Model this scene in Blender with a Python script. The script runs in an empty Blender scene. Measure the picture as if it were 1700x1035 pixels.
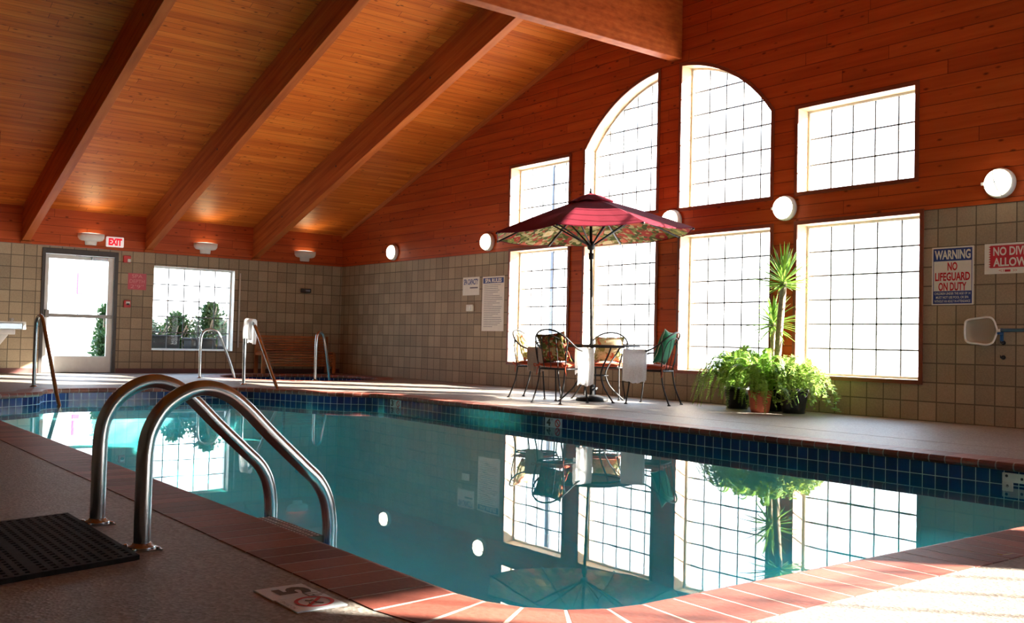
import bpy, bmesh, math, random
from mathutils import Vector, Matrix
from mathutils.geometry import tessellate_polygon, delaunay_2d_cdt

scene = bpy.context.scene
COL = scene.collection
PI = math.pi
rnd = random.Random(7)

# ------------------------------------------------------------------ camera
cam_data = bpy.data.cameras.new('camera')
cam = bpy.data.objects.new('camera', cam_data)
COL.objects.link(cam)
cam_data.sensor_fit = 'HORIZONTAL'
cam_data.sensor_width = 36.0
cam_data.lens = 1630.6 / 1700 * 36.0
cam_data.clip_start = 0.05
cam_data.clip_end = 400
_r = Vector((0.6139430, 0.7889943, 0.0237053))
_u = Vector((0.0106349, -0.0382967, 0.9992098))
_f = Vector((-0.7892787, 0.6132058, 0.0319029))
cam.matrix_world = Matrix(((_r.x, _u.x, -_f.x, 0), (_r.y, _u.y, -_f.y, 0), (_r.z, _u.z, -_f.z, 0.720), (0, 0, 0, 1)))
scene.camera = cam

# ------------------------------------------------------------------ sky, sun, exposure
world = bpy.data.worlds.new('sky')
scene.world = world
world.use_nodes = True
wt = world.node_tree
wt.nodes.clear()
w_out = wt.nodes.new('ShaderNodeOutputWorld')
w_bg = wt.nodes.new('ShaderNodeBackground')
w_geo = wt.nodes.new('ShaderNodeTexCoord')
w_sep = wt.nodes.new('ShaderNodeSeparateXYZ')
w_ramp = wt.nodes.new('ShaderNodeValToRGB')
w_ramp.color_ramp.elements[0].position = 0.0
w_ramp.color_ramp.elements[0].color = (1.0, 1.0, 1.0, 1)
w_ramp.color_ramp.elements[1].position = 0.6
w_ramp.color_ramp.elements[1].color = (0.50, 0.72, 1.0, 1)
wt.links.new(w_geo.outputs['Generated'], w_sep.inputs[0])
wt.links.new(w_sep.outputs['Z'], w_ramp.inputs[0])
wt.links.new(w_ramp.outputs[0], w_bg.inputs['Color'])
w_bg.inputs['Strength'].default_value = 3.2
wt.links.new(w_bg.outputs[0], w_out.inputs['Surface'])

SUN_TRAVEL = Vector((-0.72 * math.cos(0.365), -0.694 * math.cos(0.365), -math.sin(0.365))).normalized()
sun_data = bpy.data.lights.new('sun', 'SUN')
sun = bpy.data.objects.new('sun', sun_data)
COL.objects.link(sun)
sun_data.energy = 30
sun_data.color = (1.0, 0.93, 0.82)
sun_data.angle = math.radians(0.6)
sun.rotation_euler = SUN_TRAVEL.to_track_quat('-Z', 'Y').to_euler()

scene.view_settings.view_transform = 'Standard'
scene.view_settings.look = 'None'
scene.view_settings.gamma = 1.0
scene.view_settings.use_curve_mapping = False
scene.view_settings.exposure = 1.25
scene.cycles.max_bounces = 9
scene.cycles.diffuse_bounces = 4
scene.cycles.glossy_bounces = 4
scene.cycles.transparent_max_bounces = 16
scene.cycles.volume_bounces = 2
scene.cycles.sample_clamp_indirect = 6.0
scene.cycles.use_denoising = True

# ------------------------------------------------------------------ layout numbers (metres, deck at z = 0)
W = 9.839          # window wall
L = -18.532        # far wall
XN = 1.65          # near wall
YL = -1.6          # left wall
HB = 2.235         # top of the block courses
B8 = 0.2032
RX = -9.12         # ridge
EAVE = 2.88
SL = 0.327
WATER = -0.149
def roof_z(x):
    return EAVE + SL * (x - L) if x <= RX else EAVE + SL * (RX - L) - SL * (x - RX)

# ------------------------------------------------------------------ node helpers
class NT:
    def __init__(self, name):
        self.m = bpy.data.materials.new(name)
        self.m.use_nodes = True
        self.t = self.m.node_tree
        self.t.nodes.clear()
        self.out = self.t.nodes.new('ShaderNodeOutputMaterial')
    def add(self, kind, **kw):
        n = self.t.nodes.new('ShaderNode' + kind)
        for k, v in kw.items():
            setattr(n, k, v)
        return n
    def put(self, sock, v):
        if isinstance(v, bpy.types.NodeSocket):
            self.t.links.new(v, sock)
        elif v is not None:
            if isinstance(v, (tuple, list)) and len(v) == 3 and sock.type == 'RGBA':
                v = (*v, 1)
            sock.default_value = v
    def math(self, op, a, b=None, c=None):
        n = self.add('Math', operation=op)
        self.put(n.inputs[0], a)
        if b is not None: self.put(n.inputs[1], b)
        if c is not None: self.put(n.inputs[2], c)
        return n.outputs[0]
    def mix(self, fac, a, b, blend='MIX'):
        n = self.add('Mix', data_type='RGBA', blend_type=blend)
        self.put(n.inputs[0], fac)
        self.put(n.inputs[6], a)
        self.put(n.inputs[7], b)
        return n.outputs[2]
    def pos(self):
        g = self.add('NewGeometry')
        s = self.add('SeparateXYZ')
        self.t.links.new(g.outputs['Position'], s.inputs[0])
        return s.outputs[0], s.outputs[1], s.outputs[2], g.outputs['Position']
    def obj(self):
        g = self.add('TexCoord')
        s = self.add('SeparateXYZ')
        self.t.links.new(g.outputs['Object'], s.inputs[0])
        return s.outputs[0], s.outputs[1], s.outputs[2], g.outputs['Object']
    def vec(self, x, y, z):
        n = self.add('CombineXYZ')
        for i, v in enumerate((x, y, z)):
            self.put(n.inputs[i], v)
        return n.outputs[0]
    def noise(self, vec, scale, detail=2, rough=0.5):
        n = self.add('TexNoise')
        self.put(n.inputs['Vector'], vec)
        n.inputs['Scale'].default_value = scale
        n.inputs['Detail'].default_value = detail
        n.inputs['Roughness'].default_value = rough
        return n.outputs[0]
    def white(self, x, y=0.0):
        n = self.add('TexWhiteNoise', noise_dimensions='2D')
        self.put(n.inputs['Vector'], self.vec(x, y, 0.0))
        return n.outputs['Value']
    def voronoi(self, vec, scale, out='Distance', feature='F1'):
        n = self.add('TexVoronoi', feature=feature)
        self.put(n.inputs['Vector'], vec)
        n.inputs['Scale'].default_value = scale
        return n.outputs[out]
    def ramp(self, fac, stops, interp='LINEAR'):
        n = self.add('ValToRGB')
        r = n.color_ramp
        r.interpolation = interp
        while len(r.elements) < len(stops):
            r.elements.new(0.5)
        for e, (p, c) in zip(r.elements, stops):
            e.position = p
            e.color = (*c, 1) if len(c) == 3 else c
        self.put(n.inputs[0], fac)
        return n.outputs[0]
    def bump(self, h, strength=0.3, dist=0.01):
        n = self.add('Bump')
        self.put(n.inputs['Height'], h)
        n.inputs['Strength'].default_value = strength
        n.inputs['Distance'].default_value = dist
        return n.outputs[0]
    def bsdf(self, color, rough=0.5, metal=0.0, normal=None, spec=0.5, coat=0.0, emit=None, estr=0.0, sheen=0.0):
        n = self.add('BsdfPrincipled')
        self.put(n.inputs['Base Color'], color)
        self.put(n.inputs['Roughness'], rough)
        n.inputs['Metallic'].default_value = metal
        n.inputs['Specular IOR Level'].default_value = spec
        n.inputs['Coat Weight'].default_value = coat
        n.inputs['Coat Roughness'].default_value = 0.2
        n.inputs['Sheen Weight'].default_value = sheen
        if normal is not None: self.put(n.inputs['Normal'], normal)
        if emit is not None:
            self.put(n.inputs['Emission Color'], emit)
            n.inputs['Emission Strength'].default_value = estr
        return n.outputs[0]
    def done(self, shader):
        self.t.links.new(shader, self.out.inputs['Surface'])
        return self.m

def plain(name, color, rough=0.5, metal=0.0, spec=0.5, coat=0.0, var=0.12, scale=14.0):
    t = NT(name)
    _, _, _, v = t.obj()
    n = t.noise(v, scale, 3)
    lo = tuple(max(0, c * (1 - var)) for c in color)
    hi = tuple(min(1, c * (1 + var)) for c in color)
    c = t.ramp(n, [(0.25, lo), (0.75, hi)])
    return t.done(t.bsdf(c, rough, metal, None, spec, coat))

def wood(name, along, across, bw, cols, rough=0.36, knots=True, groove=0.045, grain=34.0, spec=0.45, blen=2.7):
    """boards: along / across are 'x','y','z'"""
    t = NT(name)
    x, y, z, _ = t.pos()
    ax = dict(x=x, y=y, z=z)
    l, a = ax[along], ax[across]
    s = t.math('DIVIDE', a, bw)
    idx = t.math('FLOOR', s)
    fr = t.math('FRACT', s)
    off = t.math('MULTIPLY', t.white(idx, 3.3), blen)
    seg = t.math('DIVIDE', t.math('ADD', l, off), blen)
    sidx = t.math('FLOOR', seg)
    sfr = t.math('FRACT', seg)
    tone = t.white(idx, sidx)
    gv = t.vec(t.math('MULTIPLY', l, 1.3), t.math('MULTIPLY', a, grain), t.math('MULTIPLY', tone, 37.0))
    g = t.noise(gv, 1.0, 3, 0.6)
    gv2 = t.vec(t.math('MULTIPLY', l, 0.5), t.math('MULTIPLY', a, 7.0), t.math('MULTIPLY', tone, 11.0))
    g2 = t.noise(gv2, 1.0, 2, 0.5)
    f = t.math('ADD', t.math('MULTIPLY', g, 0.45), t.math('ADD', t.math('MULTIPLY', tone, 0.16), t.math('MULTIPLY', g2, 0.60)))
    c = t.ramp(f, [(0.30, cols[0]), (0.60, cols[1]), (0.92, cols[2])])
    if knots:
        kv = t.vec(t.math('MULTIPLY', l, 4.2), t.math('MULTIPLY', a, 10.0), t.math('MULTIPLY', tone, 9.0))
        d = t.voronoi(kv, 1.0)
        k = t.ramp(d, [(0.06, (1, 1, 1)), (0.17, (0, 0, 0))])
        c = t.mix(t.math('MULTIPLY', k, 0.8), c, tuple(v * 0.25 for v in cols[0]))
    gm = t.math('LESS_THAN', fr, groove)
    em = t.math('LESS_THAN', sfr, 0.0022)
    gm2 = t.math('MAXIMUM', gm, em)
    c = t.mix(t.math('MULTIPLY', gm2, 0.78), c, tuple(v * 0.12 for v in cols[0]))
    nrm = t.bump(t.math('SUBTRACT', t.math('MULTIPLY', g, 0.15), gm2), 0.45, 0.006)
    return t.done(t.bsdf(c, rough, 0, nrm, spec))

def beam_wood(name, cols):
    t = NT(name)
    x, y, z, _ = t.pos()
    gv = t.vec(t.math('MULTIPLY', x, 0.9), t.math('MULTIPLY', y, 7.0), t.math('MULTIPLY', t.math('SUBTRACT', z, t.math('MULTIPLY', x, SL)), 16.0))
    g = t.noise(gv, 1.0, 3, 0.55)
    lam = t.math('DIVIDE', t.math('SUBTRACT', z, t.math('MULTIPLY', x, SL)), 0.038)
    tone = t.white(t.math('FLOOR', lam), 2.0)
    f = t.math('ADD', t.math('MULTIPLY', g, 0.8), t.math('MULTIPLY', tone, 0.16))
    c = t.ramp(f, [(0.28, cols[0]), (0.52, cols[1]), (0.8, cols[2])])
    lm = t.math('LESS_THAN', t.math('FRACT', lam), 0.05)
    c = t.mix(t.math('MULTIPLY', lm, 0.25), c, cols[0])
    return t.done(t.bsdf(c, 0.55, 0, None, 0.18))

def block(name, along, off, col):
    t = NT(name)
    x, y, z, p = t.pos()
    l = dict(x=x, y=y)[along]
    u = t.math('DIVIDE', t.math('SUBTRACT', l, off), B8)
    v = t.math('DIVIDE', z, B8)
    def line(q, wdt):
        f = t.math('FRACT', t.math('ADD', q, 100.5))
        return t.math('LESS_THAN', t.math('ABSOLUTE', t.math('SUBTRACT', f, 0.5)), wdt)
    j = t.math('MAXIMUM', line(u, 0.032), line(v, 0.032))
    tone = t.white(t.math('FLOOR', u), t.math('FLOOR', v))
    n = t.noise(p, 55.0, 3, 0.7)
    n2 = t.noise(p, 2.2, 2)
    f = t.math('ADD', t.math('MULTIPLY', n, 0.6), t.math('ADD', t.math('MULTIPLY', tone, 0.3), t.math('MULTIPLY', n2, 0.2)))
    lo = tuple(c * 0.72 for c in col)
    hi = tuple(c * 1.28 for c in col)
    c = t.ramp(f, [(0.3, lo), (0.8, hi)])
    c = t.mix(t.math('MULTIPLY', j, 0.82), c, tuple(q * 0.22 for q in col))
    nrm = t.bump(t.math('SUBTRACT', t.math('MULTIPLY', n, 0.35), j), 0.5, 0.006)
    return t.done(t.bsdf(c, 0.62, 0, nrm, 0.35))

# ------------------------------------------------------------------ materials
WOODCOL = [(0.33, 0.062, 0.009), (0.57, 0.135, 0.018), (0.74, 0.235, 0.038)]  # same wood as the walls; bounce light on the ceiling put into the colour
WALLCOL = [(0.28, 0.036, 0.007), (0.43, 0.068, 0.012), (0.56, 0.105, 0.020)]
M = {}
M['ceil'] = wood('bounce_lightened_ceiling_boards', 'y', 'x', 0.108, WOODCOL, rough=0.5, spec=0.16)
M['wallwood_x'] = wood('cedar_boards_along_x', 'x', 'z', 0.152, WALLCOL, rough=0.46, grain=22, spec=0.2)
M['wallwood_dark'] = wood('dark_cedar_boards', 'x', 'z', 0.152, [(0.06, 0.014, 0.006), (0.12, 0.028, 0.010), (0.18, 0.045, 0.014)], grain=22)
M['wallwood_y'] = wood('cedar_boards_along_y', 'y', 'z', 0.152, WALLCOL, rough=0.46, grain=22, spec=0.2)
M['beam'] = beam_wood('laminated_beam_wood', [(0.28, 0.060, 0.014), (0.44, 0.108, 0.024), (0.56, 0.16, 0.040)])
M['ridge'] = beam_wood('ridge_beam_wood', [(0.28, 0.055, 0.014), (0.42, 0.095, 0.021), (0.54, 0.145, 0.036)])
M['jamb'] = plain('pale_pine_reveal', (0.60, 0.43, 0.26), 0.5)
M['grey_bar'] = plain('grey_anodised_bar', (0.26, 0.25, 0.23), 0.4, 0.3)
M['pole_grey'] = plain('slate_pole_paint', (0.05, 0.065, 0.09), 0.5)
M['casing'] = plain('dark_stained_casing', (0.20, 0.040, 0.014), 0.45)
M['block_win'] = block('block_window_wall', 'x', -13.7254, (0.35, 0.275, 0.18))
M['block_far'] = block('block_far_wall', 'y', 5.5416, (0.35, 0.275, 0.18))
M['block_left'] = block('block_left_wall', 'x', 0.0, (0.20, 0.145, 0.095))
M['cream'] = plain('cream_paint', (0.72, 0.70, 0.62), 0.45)
M['white_metal'] = plain('white_enamel', (0.74, 0.75, 0.72), 0.35, var=0.05)
M['white_plastic'] = plain('white_plastic', (0.80, 0.79, 0.75), 0.4, var=0.05)
M['bar_grey'] = plain('grey_glazing_bar', (0.10, 0.105, 0.12), 0.5)
M['bronze'] = plain('dark_bronze_metal', (0.045, 0.037, 0.032), 0.4, 0.3)
M['steel'] = None
def steel(name, col, rough):
    t = NT(name)
    _, _, _, v = t.obj()
    n = t.noise(v, 60.0, 2)
    r = t.math('ADD', rough - 0.05, t.math('MULTIPLY', n, 0.12))
    return t.done(t.bsdf(col, r, 1.0))
M['steel'] = steel('satin_stainless_steel', (0.50, 0.55, 0.58), 0.22)
M['iron'] = plain('black_wrought_iron', (0.013, 0.012, 0.012), 0.5, 0.0, spec=0.35, var=0.3)
M['black_rubber'] = plain('black_rubber', (0.017, 0.016, 0.016), 0.75, spec=0.25, var=0.4, scale=40)
M['black_plastic'] = plain('black_plastic', (0.012, 0.012, 0.014), 0.4)
M['red_plastic'] = plain('red_plastic', (0.50, 0.02, 0.02), 0.35)
M['sign_red'] = plain('sign_red', (0.56, 0.03, 0.045), 0.45, var=0.05)
M['sign_rose'] = plain('sign_rose_red', (0.50, 0.055, 0.085), 0.45, var=0.06)
M['sign_pink'] = plain('faded_pink_lettering', (0.72, 0.30, 0.31), 0.5, var=0.05)
M['sign_blue'] = plain('sign_blue', (0.018, 0.045, 0.22), 0.45, var=0.05)
M['sign_white'] = plain('sign_white', (0.78, 0.75, 0.66), 0.45, var=0.04)
M['sign_text'] = plain('sign_grey_text', (0.16, 0.16, 0.17), 0.5)
M['sign_black'] = plain('sign_black', (0.012, 0.012, 0.014), 0.45)
M['sign_letter_red'] = plain('sign_letter_red', (0.55, 0.012, 0.02), 0.45, var=0.05)
M['floor_sign'] = plain('pale_floor_tile', (0.64, 0.74, 0.79), 0.3, var=0.06)
M['step_brown'] = plain('grey_brown_step_plastic', (0.20, 0.16, 0.14), 0.5)
M['bench'] = plain('varnished_cedar', (0.37, 0.125, 0.036), 0.4, var=0.3, scale=9)
M['terracotta'] = plain('terracotta', (0.42, 0.10, 0.045), 0.75, var=0.2)
M['soil'] = plain('potting_soil', (0.02, 0.014, 0.01), 0.95)
M['blue_metal'] = plain('blue_painted_pole', (0.015, 0.10, 0.27), 0.35)
M['concrete_out'] = plain('outdoor_concrete', (0.80, 0.77, 0.72), 0.8)
M['planter'] = plain('dark_planter', (0.022, 0.022, 0.024), 0.7)
M['cove'] = plain('brown_red_cove_tile', (0.10, 0.026, 0.02), 0.5)
M['grey_post'] = plain('grey_pole_paint', (0.16, 0.19, 0.24), 0.5)
M['pink'] = plain('magenta_panel', (0.40, 0.008, 0.10), 0.5)
M['dry_leaf'] = plain('dry_leaf', (0.50, 0.33, 0.06), 0.6)

def emitter(name, col, strength):
    t = NT(name)
    e = t.add('Emission')
    e.inputs['Color'].default_value = (*col, 1)
    e.inputs['Strength'].default_value = strength
    return t.done(e.outputs[0])
M['lamp_glass'] = emitter('lit_lamp_glass', (1.0, 0.88, 0.66), 4.0)
M['uplight'] = emitter('lit_uplight_lens', (1.0, 0.93, 0.72), 1.6)
M['exit_face'] = None
def exitface():
    t = NT('exit_sign_face')
    return t.done(t.bsdf((0.8, 0.75, 0.72), 0.4, emit=(1, 0.9, 0.88), estr=0.18))
M['exit_face'] = exitface()
M['exit_red'] = emitter('lit_exit_letters', (0.9, 0.02, 0.04), 0.45)

def thin_ior(t, fr, ior):
    g = t.add('NewGeometry')
    t.put(fr.inputs['IOR'], t.math('ADD', ior, t.math('MULTIPLY', g.outputs['Backfacing'], 1 / ior - ior)))
def glass():
    t = NT('window_glass')
    tr = t.add('BsdfTransparent')
    tr.inputs[0].default_value = (0.97, 0.985, 0.98, 1)
    gl = t.add('BsdfGlossy')
    gl.inputs['Roughness'].default_value = 0.0
    fr = t.add('Fresnel')
    thin_ior(t, fr, 1.35)
    mx = t.add('MixShader')
    t.t.links.new(fr.outputs[0], mx.inputs[0])
    t.t.links.new(tr.outputs[0], mx.inputs[1])
    t.t.links.new(gl.outputs[0], mx.inputs[2])
    return t.done(mx.outputs[0])
M['glass'] = glass()

def water():
    t = NT('pool_water')
    _, _, _, p = t.pos()
    n = t.noise(p, 2.6, 2, 0.5)
    nrm = t.bump(n, 0.012, 0.02)
    tr = t.add('BsdfTransparent')
    gl = t.add('BsdfGlossy')
    gl.inputs['Roughness'].default_value = 0.0
    fr = t.add('Fresnel')
    thin_ior(t, fr, 1.333)
    t.t.links.new(nrm, gl.inputs['Normal'])
    t.t.links.new(nrm, fr.inputs['Normal'])
    mx = t.add('MixShader')
    _, _, pz, _ = t.pos()
    top_face = t.math('GREATER_THAN', pz, WATER - 0.01)      # only the free surface mirrors, not the sides against the basin
    t.put(mx.inputs[0], t.math('MULTIPLY', fr.outputs[0], top_face))
    t.t.links.new(tr.outputs[0], mx.inputs[1])
    t.t.links.new(gl.outputs[0], mx.inputs[2])
    va = t.add('VolumeAbsorption')
    va.inputs['Color'].default_value = (0.0, 0.93, 0.99, 1)
    va.inputs['Density'].default_value = 0.34
    vs = t.add('VolumeScatter')
    vs.inputs['Color'].default_value = (0.03, 0.70, 1.0, 1)
    vs.inputs['Density'].default_value = 0.125
    vs.inputs['Anisotropy'].default_value = 0.3
    ad = t.add('AddShader')
    t.t.links.new(va.outputs[0], ad.inputs[0])
    t.t.links.new(vs.outputs[0], ad.inputs[1])
    t.t.links.new(ad.outputs[0], t.out.inputs['Volume'])
    return t.done(mx.outputs[0])
M['water'] = water()

def deck():
    t = NT('pebbled_deck')
    _, _, _, p = t.pos()
    v = t.voronoi(p, 95.0, 'Color')
    s = t.add('SeparateColor')
    t.t.links.new(v, s.inputs[0])
    n = t.noise(p, 1.1, 3)
    n2 = t.noise(p, 9.0, 3)
    f = t.math('ADD', t.math('MULTIPLY', s.outputs[0], 0.55), t.math('ADD', t.math('MULTIPLY', n, 0.35), t.math('MULTIPLY', n2, 0.2)))
    c = t.ramp(f, [(0.2, (0.15, 0.124, 0.104)), (0.55, (0.23, 0.195, 0.166)), (0.9, (0.33, 0.285, 0.245))])
    d = t.voronoi(p, 95.0)
    nrm = t.bump(d, 0.35, 0.004)
    r = t.math('ADD', 0.42, t.math('MULTIPLY', n2, 0.2))
    return t.done(t.bsdf(c, r, 0, nrm, 0.42))
M['deck'] = deck()

def brick():
    t = NT('coping_brick')
    _, _, _, p = t.pos()
    g = t.add('NewGeometry')
    rn = g.outputs['Random Per Island']
    n = t.noise(p, 60.0, 3, 0.6)
    f = t.math('ADD', t.math('MULTIPLY', rn, 0.55), t.math('MULTIPLY', n, 0.5))
    c = t.ramp(f, [(0.2, (0.115, 0.027, 0.018)), (0.55, (0.20, 0.052, 0.034)), (0.9, (0.30, 0.092, 0.062))])
    nrm = t.bump(n, 0.25, 0.004)
    return t.done(t.bsdf(c, 0.52, 0, nrm, 0.45))
M['brick'] = brick()
M['grout'] = plain('coping_mortar', (0.38, 0.32, 0.275), 0.8, var=0.2, scale=30)

def uvtile(name, c0, c1, grout, size):
    t = NT(name)
    uv = t.add('UVMap')
    s = t.add('SeparateXYZ')
    t.t.links.new(uv.outputs[0], s.inputs[0])
    u = t.math('DIVIDE', s.outputs[0], size)
    v = t.math('DIVIDE', s.outputs[1], size)
    def line(q, w):
        f = t.math('FRACT', t.math('ADD', q, 200.5))
        return t.math('LESS_THAN', t.math('ABSOLUTE', t.math('SUBTRACT', f, 0.5)), w)
    j = t.math('MAXIMUM', line(u, 0.028), line(v, 0.028))
    tone = t.white(t.math('FLOOR', u), t.math('FLOOR', v))
    c = t.mix(tone, c0, c1)
    c = t.mix(j, c, grout)
    r = t.math('ADD', 0.12, t.math('MULTIPLY', j, 0.5))
    return t.done(t.bsdf(c, r, 0, None, 0.5))
M['tile'] = uvtile('navy_waterline_tile', (0.006, 0.013, 0.075), (0.012, 0.030, 0.15), (0.58, 0.62, 0.66), 0.0965)

def plaster():
    t = NT('pool_plaster')
    _, _, _, p = t.pos()
    n = t.noise(p, 3.0, 3)
    c = t.ramp(n, [(0.3, (0.45, 0.92, 0.97)), (0.7, (0.52, 0.96, 0.99))])
    return t.done(t.bsdf(c, 0.7))
M['plaster'] = plaster()

def cloth(name, col, trans=0.35, var=0.08, scale=60, sheen=0.15):
    t = NT(name)
    _, _, _, v = t.obj()
    n = t.noise(v, scale, 3)
    lo = tuple(c * (1 - var) for c in col)
    hi = tuple(min(1, c * (1 + var)) for c in col)
    c = t.ramp(n, [(0.3, lo), (0.7, hi)])
    d = t.bsdf(c, 0.85, 0, t.bump(n, 0.3, 0.003), 0.1, sheen=sheen)
    tl = t.add('BsdfTranslucent')
    t.put(tl.inputs[0], c)
    mx = t.add('MixShader')
    mx.inputs[0].default_value = trans
    t.t.links.new(d, mx.inputs[1])
    t.t.links.new(tl.outputs[0], mx.inputs[2])
    return t.done(mx.outputs[0])
M['towel'] = cloth('white_terry', (0.93, 0.93, 0.93), 0.72)
M['towel_beige'] = cloth('beige_terry', (0.62, 0.53, 0.46), 0.35)
M['canopy'] = cloth('burgundy_canvas', (0.13, 0.010, 0.020), 0.15, 0.1, 90, 0.0)
M['cushion_red'] = cloth('brick_red_cushion', (0.48, 0.075, 0.028), 0.1)
M['cushion_green'] = cloth('green_cushion', (0.035, 0.22, 0.11), 0.25)
M['cushion_green_piping'] = cloth('pale_green_trim', (0.45, 0.55, 0.42), 0.3)

def floral(name, stops, scale, trans, leafs=None):
    t = NT(name)
    _, _, _, v = t.obj()
    nz = t.add('TexNoise')
    t.put(nz.inputs['Vector'], v)
    nz.inputs['Scale'].default_value = scale * 1.4
    dv = t.add('VectorMath', operation='MULTIPLY_ADD')
    t.t.links.new(nz.outputs[1], dv.inputs[0])
    dv.inputs[1].default_value = (0.10, 0.10, 0.10)
    t.t.links.new(v, dv.inputs[2])
    col = t.voronoi(dv.outputs[0], scale, 'Color')
    d = t.voronoi(dv.outputs[0], scale)
    s = t.add('SeparateColor')
    t.t.links.new(col, s.inputs[0])
    c = t.ramp(s.outputs[0], stops, 'CONSTANT')
    leaf = t.voronoi(dv.outputs[0], scale * 4.2, 'Color')
    s2 = t.add('SeparateColor')
    t.t.links.new(leaf, s2.inputs[0])
    c2 = t.ramp(s2.outputs[1], leafs or [(0.0, (0.075, 0.085, 0.018)), (0.35, (0.20, 0.19, 0.05)), (0.6, (0.45, 0.35, 0.17)), (0.8, (0.34, 0.055, 0.03))], 'CONSTANT')
    k = t.math('GREATER_THAN', t.math('ADD', d, t.math('MULTIPLY', s.outputs[2], 0.25)), 0.50)
    c = t.mix(k, c, c2)
    c = t.mix(t.math('MULTIPLY', t.math('LESS_THAN', d, 0.16), 0.55), c, (0.62, 0.36, 0.12))
    dif = t.bsdf(c, 0.85, 0, None, 0.15)
    tl = t.add('BsdfTranslucent')
    t.put(tl.inputs[0], c)
    mx = t.add('MixShader')
    mx.inputs[0].default_value = trans
    t.t.links.new(dif, mx.inputs[1])
    t.t.links.new(tl.outputs[0], mx.inputs[2])
    return t.done(mx.outputs[0])
REDS = [(0.0, (0.38, 0.045, 0.03)), (0.3, (0.55, 0.13, 0.07)), (0.5, (0.62, 0.48, 0.27)), (0.68, (0.20, 0.22, 0.05)), (0.85, (0.30, 0.025, 0.03))]
M['floral'] = floral('floral_lining', REDS, 5.0, 0.35)
M['floral_dark'] = floral('floral_pillow', [(0.0, (0.30, 0.05, 0.03)), (0.3, (0.10, 0.11, 0.03)), (0.55, (0.36, 0.25, 0.12)), (0.8, (0.16, 0.035, 0.03))], 9.0, 0.12)
M['floral_cream'] = floral('cream_floral_pillow', [(0.0, (0.66, 0.57, 0.38)), (0.4, (0.55, 0.08, 0.05)), (0.58, (0.68, 0.60, 0.42)), (0.8, (0.30, 0.32, 0.12))], 6.5, 0.45, [(0.0, (0.66, 0.58, 0.40)), (0.5, (0.58, 0.50, 0.32)), (0.75, (0.30, 0.30, 0.12)), (0.9, (0.55, 0.16, 0.10))])

def leafmat(name, c0, c1, trans=0.45):
    t = NT(name)
    g = t.add('NewGeometry')
    rn = g.outputs['Random Per Island']
    c = t.mix(rn, c0, c1)
    d = t.bsdf(c, 0.42, 0, None, 0.4)
    tl = t.add('BsdfTranslucent')
    t.put(tl.inputs[0], t.mix(0.5, c, tuple(min(1, q * 1.7) for q in c1)))
    mx = t.add('MixShader')
    mx.inputs[0].default_value = trans
    t.t.links.new(d, mx.inputs[1])
    t.t.links.new(tl.outputs[0], mx.inputs[2])
    return t.done(mx.outputs[0])
M['fern'] = leafmat('fern_green', (0.10, 0.22, 0.025), (0.29, 0.46, 0.08))
M['ivy'] = leafmat('soft_leaf_green', (0.11, 0.22, 0.03), (0.36, 0.46, 0.12))
M['yucca'] = leafmat('sword_leaf_green', (0.045, 0.13, 0.02), (0.17, 0.30, 0.04), 0.35)
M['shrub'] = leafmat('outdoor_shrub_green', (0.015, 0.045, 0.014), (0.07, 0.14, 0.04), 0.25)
M['trunk'] = plain('ringed_cane_bark', (0.33, 0.25, 0.17), 0.8, var=0.45, scale=38)
def netmat():
    t = NT('fine_net_mesh')
    d = t.bsdf((0.62, 0.56, 0.46), 0.7)
    tr = t.add('BsdfTransparent')
    mx = t.add('MixShader')
    mx.inputs[0].default_value = 0.42
    t.t.links.new(tr.outputs[0], mx.inputs[1])
    t.t.links.new(d, mx.inputs[2])
    return t.done(mx.outputs[0])
M['net'] = netmat()

# ------------------------------------------------------------------ mesh helpers
def box(bm, x0, x1, y0, y1, z0, z1, mat=None):
    vs = [bm.verts.new((x, y, z)) for x in (x0, x1) for y in (y0, y1) for z in (z0, z1)]
    if mat is not None:
        for v in vs: v.co = mat @ v.co
    for f in ((0, 1, 3, 2), (4, 6, 7, 5), (0, 4, 5, 1), (2, 3, 7, 6), (0, 2, 6, 4), (1, 5, 7, 3)):
        bm.faces.new([vs[i] for i in f])
    return vs

def smoothpath(pts, n=6, closed=False):
    pts = [Vector(p) for p in pts]
    out = []
    N = len(pts)
    for i in range(N if closed else N - 1):
        p0 = pts[(i - 1) % N] if (closed or i > 0) else pts[0]
        p1 = pts[i]
        p2 = pts[(i + 1) % N]
        p3 = pts[(i + 2) % N] if (closed or i + 2 < N) else pts[-1]
        for k in range(n):
            s = k / n
            out.append(0.5 * ((2 * p1) + (p2 - p0) * s + (2 * p0 - 5 * p1 + 4 * p2 - p3) * s * s + (3 * p1 - p0 - 3 * p2 + p3) * s ** 3))
    if not closed: out.append(pts[-1])
    return out

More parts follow.
